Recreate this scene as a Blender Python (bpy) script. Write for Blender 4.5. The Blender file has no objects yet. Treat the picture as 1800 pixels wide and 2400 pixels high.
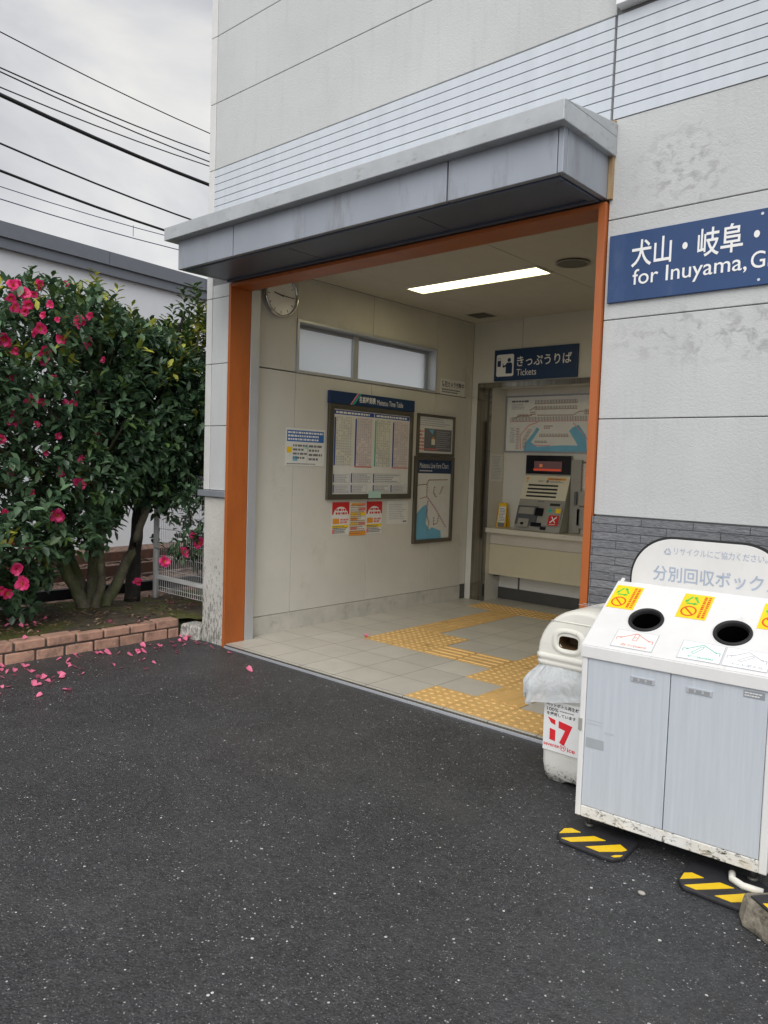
import bpy, bmesh, math, random
from mathutils import Vector, Matrix
R = math.radians
random.seed(7)
sc = bpy.context.scene
COL = sc.collection

# ------------------------------------------------------------------ camera
cd = bpy.data.cameras.new("camera")
cam = bpy.data.objects.new("camera", cd); COL.objects.link(cam)
cr = Vector((0.7433743859, 0.6680570931, 0.0330793379))
cu = Vector((-0.065221435, 0.0231775752, 0.9976016061))
cf = Vector((-0.6656881302, 0.7437489632, -0.0608012580))
M = Matrix((cr, cu, -cf)).transposed().to_4x4()
M.translation = (0, 0, 1.35)
cam.matrix_world = M
cd.sensor_fit = 'VERTICAL'; cd.sensor_height = 24.0; cd.lens = 24.0 * 1804.33 / 2400.0
cd.clip_start = 0.05; cd.clip_end = 2000
sc.camera = cam

# ------------------------------------------------------------------ sky and sun (overcast)
SUN_EL, SUN_AZ = 46.0, 148.0     # azimuth measured clockwise from +Y
w = bpy.data.worlds.new("World"); sc.world = w; w.use_nodes = True
nt = w.node_tree; nt.nodes.clear()
def wn(t, **k):
    n = nt.nodes.new(t)
    for a, b in k.items(): setattr(n, a, b)
    return n
wo = wn('ShaderNodeOutputWorld'); bg = wn('ShaderNodeBackground'); bg.inputs[1].default_value = 0.1
nt.links.new(bg.outputs[0], wo.inputs[0])
sky = wn('ShaderNodeTexSky', sky_type='NISHITA', sun_disc=False)
sky.sun_elevation = R(SUN_EL); sky.sun_rotation = R(SUN_AZ)
tc = wn('ShaderNodeTexCoord')
mp = wn('ShaderNodeMapping'); mp.inputs['Scale'].default_value = (1.0, 1.0, 1.9); mp.inputs['Location'].default_value = (0.35, 0.2, 0.4)
nt.links.new(tc.outputs['Generated'], mp.inputs[0])
n1 = wn('ShaderNodeTexNoise'); n1.inputs['Scale'].default_value = 2.3; n1.inputs['Detail'].default_value = 7; n1.inputs['Roughness'].default_value = .52; n1.inputs['Distortion'].default_value = .5
nt.links.new(mp.outputs[0], n1.inputs['Vector'])
rp = wn('ShaderNodeValToRGB'); e = rp.color_ramp.elements
e[0].position = .36; e[0].color = (.46, .48, .54, 1); e[1].position = .63; e[1].color = (.93, .91, .86, 1)
x = e.new(.5); x.color = (.69, .695, .72, 1)
nt.links.new(n1.outputs[0], rp.inputs[0])
# the thin bright patch of cloud in front of the sun's haze, low over the tracks, and the brighter open half of the sky
def dirglow(vec, lo, hi, a, b):
    d = wn('ShaderNodeVectorMath', operation='DOT_PRODUCT'); nt.links.new(tc.outputs['Generated'], d.inputs[0]); d.inputs[1].default_value = Vector(vec).normalized()
    m = wn('ShaderNodeMapRange', interpolation_type='SMOOTHSTEP'); nt.links.new(d.outputs['Value'], m.inputs[0])
    m.inputs[1].default_value = lo; m.inputs[2].default_value = hi; m.inputs[3].default_value = a; m.inputs[4].default_value = b
    return m.outputs[0]
g1 = dirglow((-.85, .44, .30), .945, 1.0, 0, .20)
g2 = dirglow((.6, -.75, .30), -.2, .7, 1.0, 2.5)
wm = wn('ShaderNodeVectorMath', operation='SCALE'); wm.inputs[0].default_value = (1.0, .93, .76); nt.links.new(g1, wm.inputs['Scale'])
wa = wn('ShaderNodeVectorMath', operation='ADD'); nt.links.new(rp.outputs[0], wa.inputs[0]); nt.links.new(wm.outputs[0], wa.inputs[1])
sc1 = wn('ShaderNodeVectorMath', operation='SCALE'); nt.links.new(wa.outputs[0], sc1.inputs[0])
m10 = wn('ShaderNodeMath', operation='MULTIPLY'); m10.inputs[1].default_value = 8.0
nt.links.new(g2, m10.inputs[0]); nt.links.new(m10.outputs[0], sc1.inputs['Scale'])
mx = wn('ShaderNodeMix', data_type='RGBA'); mx.inputs[0].default_value = .9
nt.links.new(sky.outputs[0], mx.inputs[6]); nt.links.new(sc1.outputs[0], mx.inputs[7]); nt.links.new(mx.outputs[2], bg.inputs[0])

sl = bpy.data.lights.new("sun", 'SUN'); sl.energy = 1.4; sl.angle = R(45); sl.color = (1, .97, .93)
so = bpy.data.objects.new("sun", sl); COL.objects.link(so)
az, el = R(SUN_AZ), R(SUN_EL)
sd = Vector((math.sin(az) * math.cos(el), math.cos(az) * math.cos(el), math.sin(el)))
so.rotation_euler = sd.to_track_quat('Z', 'Y').to_euler()
vs = sc.view_settings
sc.display_settings.display_device = 'sRGB'
vs.view_transform = 'Standard'; vs.look = 'None'; vs.exposure = 0.2; vs.gamma = 1; vs.use_curve_mapping = False
sc.cycles.use_denoising = True
sc.cycles.max_bounces = 10; sc.cycles.diffuse_bounces = 6; sc.cycles.transmission_bounces = 8; sc.cycles.transparent_max_bounces = 12

# ------------------------------------------------------------------ materials
class NT:
    def __init__(s, name):
        s.m = bpy.data.materials.new(name); s.m.use_nodes = True
        s.t = s.m.node_tree; s.b = s.t.nodes['Principled BSDF']; s.out = s.t.nodes['Material Output']
        s.c = s.t.nodes.new('ShaderNodeTexCoord')
    def n(s, t, **k):
        n = s.t.nodes.new(t)
        for a, b in k.items(): setattr(n, a, b)
        return n
    def L(s, a, b): s.t.links.new(a, b)
    def map(s, scale=(1, 1, 1), loc=(0, 0, 0), rot=(0, 0, 0)):
        m = s.n('ShaderNodeMapping'); m.inputs['Scale'].default_value = scale; m.inputs['Location'].default_value = loc; m.inputs['Rotation'].default_value = rot
        s.L(s.c.outputs['Object'], m.inputs[0]); return m.outputs[0]
    def noise(s, scale, detail=4, rough=.55, vec=None, dist=0):
        n = s.n('ShaderNodeTexNoise'); n.inputs['Scale'].default_value = scale; n.inputs['Detail'].default_value = detail
        n.inputs['Roughness'].default_value = rough; n.inputs['Distortion'].default_value = dist
        s.L(vec or s.c.outputs['Object'], n.inputs['Vector']); return n.outputs[0]
    def vor(s, scale, vec=None, feature='F1'):
        n = s.n('ShaderNodeTexVoronoi', feature=feature); n.inputs['Scale'].default_value = scale
        s.L(vec or s.c.outputs['Object'], n.inputs['Vector']); return n
    def ramp(s, f, *st, interp='LINEAR'):
        r = s.n('ShaderNodeValToRGB'); r.color_ramp.interpolation = interp
        es = r.color_ramp.elements
        while len(es) < len(st): es.new(.5)
        for el, (p, c) in zip(es, st):
            el.position = p; el.color = (c, c, c, 1) if not hasattr(c, '__len__') else (*c, 1)
        s.L(f, r.inputs[0]); return r.outputs[0]
    def mix(s, f, a, b, mode='MIX'):
        m = s.n('ShaderNodeMix', data_type='RGBA', blend_type=mode)
        for i, v in ((0, f), (6, a), (7, b)):
            if hasattr(v, 'is_linked'): s.L(v, m.inputs[i])
            elif i == 0: m.inputs[0].default_value = v
            else: m.inputs[i].default_value = (*v, 1)
        return m.outputs[2]
    def math(s, op, a, b=0.0, clamp=False):
        m = s.n('ShaderNodeMath', operation=op, use_clamp=clamp)
        for i, v in ((0, a), (1, b)):
            if hasattr(v, 'is_linked'): s.L(v, m.inputs[i])
            else: m.inputs[i].default_value = v
        return m.outputs[0]
    def xyz(s):
        x = s.n('ShaderNodeSeparateXYZ'); s.L(s.c.outputs['Object'], x.inputs[0]); return x.outputs
    def bump(s, h, strength=.3, dist=.01):
        b = s.n('ShaderNodeBump'); b.inputs['Strength'].default_value = strength; b.inputs['Distance'].default_value = dist
        s.L(h, b.inputs['Height']); s.L(b.outputs[0], s.b.inputs['Normal'])
    def set(s, col=None, rough=None, metal=None, spec=None):
        for k, v in (('Base Color', col), ('Roughness', rough), ('Metallic', metal), ('Specular IOR Level', spec)):
            if v is None: continue
            if hasattr(v, 'is_linked'): s.L(v, s.b.inputs[k])
            else: s.b.inputs[k].default_value = (*v, 1) if hasattr(v, '__len__') else v
        return s.m
def sc3(c, k): return tuple(min(1, q * k) for q in c)
def mk(name, col, rough=.6, metal=0, var=.08, vs=6, bump=None, stretch=(1, 1, 1), spec=None, grime=None):
    n = NT(name)
    f = n.noise(vs, 5, .6, n.map(stretch))
    c = n.ramp(f, (.3, sc3(col, 1 - var)), (.7, sc3(col, 1 + var)))
    if grime:   # (colour, amount, scale, stretch)
        g = n.ramp(n.noise(grime[2], 8, .7, n.map(grime[3], (3.1, 1.7, 2.3))), (1 - grime[1] - .1, 0.), (1 - grime[1] + .1, 1.))
        c = n.mix(g, c, grime[0])
    if bump: n.bump(n.noise(bump[0], 3, .6), bump[1], bump[2])
    return n.set(c, rough, metal, spec)

def wall_panel(name, col, stains):
    n = NT(name)
    big = n.ramp(n.noise(1.2, 5, .6), (.3, sc3(col, .9)), (.7, sc3(col, 1.05)))
    drip = n.ramp(n.noise(5, 6, .7, n.map((3.5, 3.5, .35))), (.53, 0.), (.82, .36))
    c = n.mix(drip, big, sc3(col, .62))
    X = n.xyz()
    for (x0, z0, rx, rz, amt) in stains:
        dx = n.math('POWER', n.math('DIVIDE', n.math('SUBTRACT', X[0], x0), rx), 2)
        dz = n.math('POWER', n.math('DIVIDE', n.math('SUBTRACT', X[2], z0), rz), 2)
        m = n.math('SUBTRACT', 1., n.math('ADD', dx, dz), clamp=True)
        pat = n.ramp(n.noise(15, 4, .55, n.map((1, 1, 1.3), rot=(0, R(35), 0)), .6), (.5, 0.), (.62, .8))
        c = n.mix(n.math('MULTIPLY', n.math('MULTIPLY', m, pat), amt), c, (.2, .2, .19))
    h = n.math('ADD', n.noise(75, 3, .6), n.math('MULTIPLY', n.noise(200, 2, .5), .6))
    n.bump(h, .42, .005)
    return n.set(c, .75)

m_panel = wall_panel("facade_panel", (.525, .537, .527), [(.33, 2.70, .26, .22, .62), (.46, 1.97, .5, .15, .55), (.86, 1.94, .34, .14, .55)])
m_trim = mk("facade_trim", (.62, .62, .60), .5, var=.05, grime=((.35, .34, .32), .3, 3, (4, 4, .5)))
m_joint = mk("joint_sealant", (.19, .19, .19), .8)
m_clad = mk("metal_cladding", (.535, .57, .605), .36, .08, .06, 3, stretch=(3, 3, .3), grime=((.36, .35, .34), .24, 2.2, (6, 6, .35)))
m_conc = None
def concrete_base():
    n = NT("stained_concrete")
    c = n.ramp(n.noise(4, 6, .65), (.3, (.45, .435, .39)), (.7, (.58, .56, .52)))
    z = n.xyz()[2]
    low = n.math('SUBTRACT', 1.05, n.math('MULTIPLY', z, 1.15), clamp=True)
    sp = n.noise(38, 7, .75, n.map((1.4, 1.4, .5)))
    mold = n.ramp(n.math('ADD', sp, n.math('MULTIPLY', low, .16)), (.62, 0.), (.70, .75))
    c = n.mix(mold, c, (.10, .095, .08))
    n.bump(n.noise(60, 6, .7), .6, .008)
    return n.set(c, .85)
m_conc = concrete_base()
m_orange = mk("orange_paint", (.40, .105, .02), .42, var=.07, vs=3, stretch=(1, 1, .5), grime=((.31, .085, .022), .42, 3, (2, 2, .45)))
m_greybar = mk("grey_aluminium", (.33, .35, .38), .4, .4, .05)
m_alu = mk("pale_aluminium", (.55, .57, .60), .35, .45, .05, 4)
m_fascia = mk("blue_grey_fascia", (.30, .325, .365), .38, .2, .09, 2.5, stretch=(1, 1, .4), grime=((.20, .20, .21), .36, 2.2, (3, 3, .6)))
m_cap = mk("weathered_cap", (.42, .44, .45), .5, .25, .11, 5, grime=((.20, .17, .14), .33, 9, (1, 1, 2)))
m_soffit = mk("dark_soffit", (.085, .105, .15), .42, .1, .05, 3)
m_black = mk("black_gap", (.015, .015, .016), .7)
m_int = mk("interior_panel", (.62, .605, .545), .5, var=.06, vs=1.6, grime=((.50, .48, .42), .30, 2.6, (1, 1, .8)))
m_skirt = mk("skirting_concrete", (.53, .51, .455), .75, var=.12, vs=8, bump=(50, .3, .004), grime=((.3, .28, .23), .34, 9, (1, 1, 1)))
m_ceil = mk("ceiling_board", (.56, .53, .45), .7, var=.03)
m_steel = mk("brushed_steel", (.30, .28, .24), .14, 1.0, .3, 3, stretch=(12, 12, .4))
m_darkmetal = mk("dark_metal", (.09, .088, .08), .4, .5)
m_navy = mk("navy_sign", (.007, .034, .105), .4, var=.05)
m_blue = mk("blue_enamel", (.014, .052, .155), .45, var=.12, vs=3, stretch=(1, 1, .6), grime=((.045, .085, .19), .34, 2.5, (2, 2, .8)))
m_white = mk("white_paint", (.8, .8, .78), .4, var=.03)
m_letter = mk("white_lettering", (.82, .82, .80), .45, var=.02)
m_paper = mk("white_paper", (.72, .72, .68), .6, var=.03, vs=20)
m_paper2 = mk("cream_paper", (.66, .62, .50), .6, var=.05, vs=20)
m_ink = mk("grey_ink", (.16, .16, .17), .6)
m_blackink = mk("black_ink", (.02, .02, .02), .6)
m_blueink = mk("blue_ink", (.03, .08, .34), .5)
m_midblue = mk("poster_blue", (.03, .14, .42), .5)
m_bay = mk("map_bay_blue", (.16, .44, .62), .5)
m_paley = mk("pale_yellow", (.72, .71, .58), .6)
m_palep = mk("pale_pink", (.74, .64, .60), .6)
m_palegreen = mk("pale_green", (.45, .66, .58), .5)
m_red = mk("poster_red", (.55, .02, .02), .45)
m_redink = mk("faded_red_ink", (.72, .20, .18), .55)
m_pinkline = mk("map_pink", (.68, .25, .34), .5)
m_brownline = mk("map_brown", (.35, .20, .15), .5)
m_greenline = mk("map_green", (.02, .45, .33), .5)
m_orangeprint = mk("orange_print", (.75, .30, .03), .5)
m_yellow = mk("yellow_plastic", (.80, .50, .02), .4)
m_stick = mk("yellow_sticker", (.86, .58, .01), .4)
m_green = mk("green_print", (.10, .52, .06), .5)
m_maroon = mk("ring_red", (.62, .09, .01), .5)
m_tealink = mk("teal_ink", (.10, .46, .34), .55)
m_greyink = mk("faded_grey_ink", (.36, .42, .52), .5)
m_greyprint = mk("pale_grey_print", (.42, .43, .47), .55)
m_frame = mk("bronze_frame", (.13, .12, .095), .38, .6, .08)
m_cream = mk("cream_panel", (.52, .47, .33), .5, var=.03)
m_counter = mk("counter_laminate", (.56, .52, .43), .4, var=.05, grime=((.4, .36, .28), .3, 9, (1, 1, 1)))
m_mach = mk("machine_grey", (.33, .32, .28), .4, .2, .04)
m_mach_d = mk("machine_dark_grey", (.10, .11, .12), .35, .2)
m_key = mk("keypad_cream", (.66, .62, .48), .4, var=.03)
m_screen = mk("dark_screen", (.006, .007, .012), .15)

def emis(name, col, s):
    n = NT(name); n.set(col, .5); n.b.inputs['Emission Color'].default_value = (*col, 1); n.b.inputs['Emission Strength'].default_value = s
    return n.m
m_lamp = emis("lamp_diffuser", (1, .88, .50), 4.2)
m_led = emis("red_display", (.65, .07, .03), .22)
m_led2 = emis("dim_display", (.10, .05, .05), .25)

def glass_obscure():
    n = NT("obscure_glass")
    tr = n.n('ShaderNodeBsdfTranslucent'); tr.inputs[0].default_value = (.94, .98, .98, 1)
    gl = n.n('ShaderNodeBsdfGlossy'); gl.inputs['Roughness'].default_value = .25
    b = n.n('ShaderNodeBump'); b.inputs['Strength'].default_value = .5; b.inputs['Distance'].default_value = .004
    n.L(n.noise(120, 3, .6), b.inputs['Height']); n.L(b.outputs[0], tr.inputs['Normal']); n.L(b.outputs[0], gl.inputs['Normal'])
    tp = n.n('ShaderNodeBsdfRefraction'); tp.inputs['Roughness'].default_value = .6; tp.inputs['IOR'].default_value = 1.15; tp.inputs[0].default_value = (.98, 1, 1, 1)
    m0 = n.n('ShaderNodeMixShader'); m0.inputs[0].default_value = .3; n.L(tr.outputs[0], m0.inputs[1]); n.L(tp.outputs[0], m0.inputs[2])
    m1 = n.n('ShaderNodeMixShader'); m1.inputs[0].default_value = .06; n.L(m0.outputs[0], m1.inputs[1]); n.L(gl.outputs[0], m1.inputs[2])
    n.L(m1.outputs[0], n.out.inputs[0]); return n.m
m_glass = glass_obscure()
m_clock = mk("clock_face", (.82, .81, .78), .18)
m_chrome = mk("chrome", (.55, .55, .55), .12, .95, .02)

def asphalt():
    n = NT("asphalt")
    base = n.ramp(n.noise(2.0, 6, .65), (.3, (.035, .0358, .038)), (.72, (.051, .052, .054)))
    fine = n.ramp(n.noise(160, 4, .7), (.35, .55), (.7, 1.5))
    c = n.mix(1., base, fine, 'MULTIPLY')
    c = n.mix(1., c, n.ramp(n.noise(46, 5, .75), (.33, .62), (.68, 1.5)), 'MULTIPLY')
    c = n.mix(1., c, n.ramp(n.noise(9, 4, .6), (.3, .86), (.7, 1.14)), 'MULTIPLY')
    for sca, thr, rad, br, seed in ((150, .935, .32, .30, 0), (75, .975, .25, .45, 3), (290, .85, .42, .13, 7)):
        v = n.vor(sca, n.map((1, 1, .02), (seed, seed * .37, 0)))
        sx = n.n('ShaderNodeSeparateColor'); n.L(v.outputs['Color'], sx.inputs[0])
        m = n.math('MULTIPLY', n.math('GREATER_THAN', sx.outputs[0], thr), n.math('LESS_THAN', v.outputs['Distance'], n.math('MULTIPLY', sx.outputs[1], rad * 1.6)))
        lvl = n.ramp(sx.outputs[2], (0., sc3((.62, .62, .6), br)), (1., sc3((1.5, 1.5, 1.45), br)))
        c = n.mix(m, c, lvl)
    v2 = n.vor(120, n.map((1, 1, .02)))
    n.bump(n.math('SUBTRACT', n.math('ADD', n.math('MULTIPLY', n.noise(70, 6, .75), 1.6), n.noise(7, 3)), v2.outputs['Distance']), .55, .006)
    c = n.mix(n.ramp(n.noise(.55, 6, .7, n.map((1, 1.6, 1), (3, 1, 0)), .8), (.48, 0.), (.66, .4)), c, (.07, .07, .068))
    r = n.ramp(n.noise(1.3, 5), (.3, .36), (.7, .58))
    return n.set(c, r, 0, .45)
m_asph = asphalt()

def tiles(name, ca, cb, grout):
    n = NT(name)
    X = n.xyz()
    def edge(s, off):
        f = n.math('FRACT', n.math('DIVIDE', n.math('ADD', s, off), .3))
        return n.math('LESS_THAN', n.math('MINIMUM', f, n.math('SUBTRACT', 1., f)), .0085)
    gm = n.math('MAXIMUM', edge(X[0], 2.86 + 30), edge(X[1], -3.43 + 30))
    wn_ = n.n('ShaderNodeTexWhiteNoise', noise_dimensions='2D')
    fl = n.n('ShaderNodeVectorMath', operation='FLOOR'); n.L(n.map((1 / .3, 1 / .3, 0), (2.86 / .3, -3.43 / .3, 0)), fl.inputs[0]); n.L(fl.outputs[0], wn_.inputs[0])
    c = n.mix(wn_.outputs[0], ca, cb)
    c = n.mix(n.ramp(n.noise(3, 7, .65), (.4, 0.), (.75, .45)), c, sc3(ca, .68))
    c = n.mix(gm, c, grout)
    n.bump(n.math('SUBTRACT', n.math('MULTIPLY', n.noise(140, 3), .15), gm), .5, .002)
    return n.set(c, n.ramp(n.noise(4, 4), (.3, .30), (.7, .48)))
m_tile = tiles("grey_floor_tile", (.49, .465, .40), (.55, .525, .455), (.16, .145, .12))
m_tact = mk("yellow_tactile", (.66, .42, .155), .5, var=.08, vs=5, grime=((.38, .24, .08), .36, 6, (1, 1, 1)))

def stone_brick():
    n = NT("split_stone")
    b = n.n('ShaderNodeTexBrick'); b.offset = .5; b.inputs['Scale'].default_value = 1
    b.inputs['Brick Width'].default_value = .235; b.inputs['Row Height'].default_value = .0382; b.inputs['Mortar Size'].default_value = .0016; b.inputs['Mortar Smooth'].default_value = .15
    b.inputs['Color1'].default_value = (.17, .175, .185, 1); b.inputs['Color2'].default_value = (.225, .23, .24, 1); b.inputs['Mortar'].default_value = (.05, .05, .055, 1)
    n.L(n.map((1, 1, 1), (0, 0, 0), (R(-90), 0, 0)), b.inputs[0])
    c = n.mix(1., b.outputs[0], n.ramp(n.noise(60, 6, .7, n.map((.5, 1, 1.6))), (.3, .72), (.7, 1.25)), 'MULTIPLY')
    h = n.math('SUBTRACT', n.math('MULTIPLY', n.noise(45, 6, .65, n.map((.5, 1, 1.8)), 1.2), 1.2), n.math('MULTIPLY', b.outputs['Fac'], 1.2))
    n.bump(h, .9, .012)
    return n.set(c, .7)
m_stone = stone_brick()
def soil():
    n = NT("soil_and_moss")
    c = n.ramp(n.noise(14, 8, .75), (.3, (.04, .03, .02)), (.7, (.16, .125, .085)))
    moss = n.ramp(n.noise(3.2, 5, .6), (.43, 0.), (.58, 1.))
    c = n.mix(moss, c, n.ramp(n.noise(70, 4, .7), (.3, (.05, .06, .014)), (.7, (.20, .20, .045))))
    n.bump(n.noise(40, 8, .75), 1., .03)
    return n.set(c, .95)
m_soil = soil()
m_ballast = mk("rusty_ballast", (.16, .10, .075), .9, var=.5, vs=14, bump=(22, 1., .05))
m_kerb = mk("weathered_brick", (.43, .25, .18), .85, var=.22, vs=9, bump=(70, .6, .006), grime=((.12, .085, .065), .38, 6, (1, 1, 1)))
m_mortar = mk("dark_mortar", (.07, .06, .05), .9)
m_bgwall = mk("far_wall_panel", (.62, .645, .66), .6, var=.03)
m_bgfas = mk("far_fascia", (.145, .16, .18), .5, .2, .04)
m_bgtrim = mk("far_trim", (.52, .51, .52), .5)
m_wire = mk("black_cable", (.012, .012, .014), .6)
m_wire2 = mk("violet_cable", (.05, .045, .13), .6)
m_fence = mk("white_fence_paint", (.88, .88, .86), .5, var=.08)
m_rust = mk("rusted_rail", (.075, .035, .022), .8, var=.4, vs=9)
m_darkpipe = mk("tarred_beam", (.012, .012, .014), .7)
m_stub = mk("concrete_stub", (.36, .34, .30), .9, var=.15, vs=9, bump=(60, .5, .006))
m_stub2 = mk("muddy_concrete", (.25, .22, .17), .9, var=.3, vs=16, bump=(45, .8, .01), grime=((.06, .05, .035), .45, 14, (1, 1, 1)))
m_bark = mk("mossy_bark", (.14, .125, .085), .9, var=.45, vs=14, bump=(45, .9, .012), grime=((.10, .13, .035), .46, 5, (1, 1, .6)))
m_bark2 = mk("dark_bark", (.045, .04, .034), .9, var=.4, vs=14, bump=(45, .9, .012))

def leafmat(name, a, b, rough=.34):
    n = NT(name)
    g = n.n('ShaderNodeNewGeometry')
    c = n.ramp(g.outputs['Random Per Island'], (0., a), (.75, b), (1., sc3(b, 1.6)))
    n.set(c, n.ramp(g.outputs['Random Per Island'], (0., rough - .06), (1., rough + .14)), 0, .5)
    tr = n.n('ShaderNodeBsdfTranslucent'); n.L(c, tr.inputs[0])
    m = n.n('ShaderNodeMixShader'); m.inputs[0].default_value = .22
    n.L(n.b.outputs[0], m.inputs[1]); n.L(tr.outputs[0], m.inputs[2]); n.L(m.outputs[0], n.out.inputs[0])
    return n.m
m_leaf = leafmat("camellia_leaf", (.038, .082, .045), (.095, .165, .082), .30)
m_leafy = leafmat("young_leaf", (.14, .19, .03), (.36, .36, .05), .42)
m_leafm = leafmat("mid_leaf", (.035, .075, .02), (.075, .13, .035), .4)
def petalmat(name, a, b):
    n = NT(name); g = n.n('ShaderNodeNewGeometry')
    c = n.ramp(g.outputs['Random Per Island'], (0., a), (1., b))
    n.set(c, .5)
    tr = n.n('ShaderNodeBsdfTranslucent'); n.L(c, tr.inputs[0])
    m = n.n('ShaderNodeMixShader'); m.inputs[0].default_value = .25
    n.L(n.b.outputs[0], m.inputs[1]); n.L(tr.outputs[0], m.inputs[2]); n.L(m.outputs[0], n.out.inputs[0])
    return n.m
m_petal = petalmat("pink_petal", (.66, .012, .13), (.86, .075, .26))
m_petalf = petalmat("fallen_pink_petal", (.74, .06, .20), (.90, .28, .42))
m_stamen = mk("yellow_stamen", (.75, .48, .04), .6)

def bin_door():
    n = NT("blue_grey_door")
    c = n.ramp(n.noise(7, 6, .7, n.map((9, 1, .35))), (.3, (.44, .475, .51)), (.7, (.52, .555, .59)))
    s = n.ramp(n.noise(26, 4, .7, n.map((6, 1, .22))), (.6, 0.), (.75, .45))
    c = n.mix(s, c, (.60, .63, .66))
    return n.set(c, .42, 0, .4)
m_door = bin_door()
m_cab = mk("cabinet_white", (.69, .685, .665), .42, var=.04, vs=8, grime=((.50, .47, .42), .27, 14, (1, 1, .6)))
def dirty_white():
    n = NT("rotting_white_sill")
    c = n.ramp(n.noise(9, 5), (.3, (.60, .585, .53)), (.7, (.74, .73, .69)))
    m = n.ramp(n.noise(22, 9, .82, n.map((1, 1, 1.6), (.4, 0, 0)), .6), (.53, 0.), (.58, 1.))
    c = n.mix(m, c, (.035, .036, .026))
    y = n.ramp(n.noise(14, 6, .7, n.map((1, 1, 1), (5, 2, 1))), (.56, 0.), (.72, .55))
    c = n.mix(y, c, (.45, .33, .13))
    return n.set(c, .6)
m_sill = dirty_white()
m_rubber = mk("black_rubber", (.022, .022, .025), .55, var=.2, vs=30, bump=(80, .4, .004))
m_hole = mk("hole_rim_rubber", (.016, .016, .017), .5, spec=.3)
m_inside = mk("bin_interior_shade", (.003, .003, .003), .9, spec=0.0)  # near black without gloss: the shade inside the cabinet put into the colour
def bin_plastic():
    n = NT("worn_white_plastic")
    c = n.ramp(n.noise(6, 5), (.3, (.62, .61, .55)), (.7, (.70, .69, .64)))
    sp = n.ramp(n.noise(55, 7, .8), (.60, 0.), (.72, .5))
    c = n.mix(sp, c, (.25, .24, .2))
    z = n.xyz()[2]
    low = n.math('SUBTRACT', 1., n.math('MULTIPLY', n.math('ADD', z, .02), 8.), clamp=True)
    mold = n.ramp(n.math('ADD', n.noise(60, 7, .8), n.math('MULTIPLY', low, .22)), (.62, 0.), (.72, .9))
    c = n.mix(mold, c, (.04, .038, .03))
    n.bump(n.noise(25, 4), .25, .01)
    return n.set(c, .5)
m_bin = bin_plastic()
m_lid = mk("cream_lid_plastic", (.72, .705, .63), .4, var=.05, vs=7, grime=((.30, .26, .2), .29, 26, (1, 1, 1)))
m_slot = mk("brown_slot_dark", (.085, .045, .015), .7)
def bagmat():
    n = NT("bag_film"); n.set((.80, .83, .84), .28, 0, .5)
    n.b.inputs['Alpha'].default_value = 1
    tr = n.n('ShaderNodeBsdfTranslucent'); tr.inputs[0].default_value = (.85, .88, .9, 1)
    tp = n.n('ShaderNodeBsdfTransparent')
    n.bump(n.noise(13, 6, .6, n.map((1.3, 1.3, .6)), 1.6), .6, .03)
    m = n.n('ShaderNodeMixShader'); m.inputs[0].default_value = .3; n.L(n.b.outputs[0], m.inputs[1]); n.L(tr.outputs[0], m.inputs[2])
    m2 = n.n('ShaderNodeMixShader'); m2.inputs[0].default_value = .14; n.L(m.outputs[0], m2.inputs[1]); n.L(tp.outputs[0], m2.inputs[2])
    n.L(m2.outputs[0], n.out.inputs[0]); return n.m
m_bag = bagmat()
m_haz_y = mk("hazard_yellow", (.80, .52, .01), .45, var=.06, vs=30, grime=((.25, .18, .03), .28, 40, (1, 1, 1)))
m_cyan = mk("blue_green_wrapper", (.02, .35, .36), .3)
m_bluew = mk("blue_wrapper", (.05, .22, .52), .3)

# ------------------------------------------------------------------ builders
WL = {}
def put(o, parent=None, loc=(0, 0, 0)):
    COL.objects.link(o)
    if parent: o.parent = parent
    return o
def tag(o, label=None, cat=None, group=None, kind=None):
    if label: o["label"] = label
    if cat: o["category"] = cat
    if group: o["group"] = group
    if kind: o["kind"] = kind
    return o
def thing(name, label, cat, loc=(0, 0, 0), rotz=0, group=None, kind=None):
    o = bpy.data.objects.new(name, None); COL.objects.link(o)
    o.location = loc; o.rotation_euler = (0, 0, rotz); o.empty_display_size = .05
    WL[o.name] = Vector(loc)
    return tag(o, label, cat, group, kind)

class Pl:   # a flat frame: origin, u to the viewer's right, v up, n towards the viewer
    def __init__(s, o, U, V):
        s.o, s.U, s.V = Vector(o), Vector(U).normalized(), Vector(V).normalized(); s.N = s.U.cross(s.V)
    def p(s, u, v, l=0): return s.o + s.U * u + s.V * v + s.N * l

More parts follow.
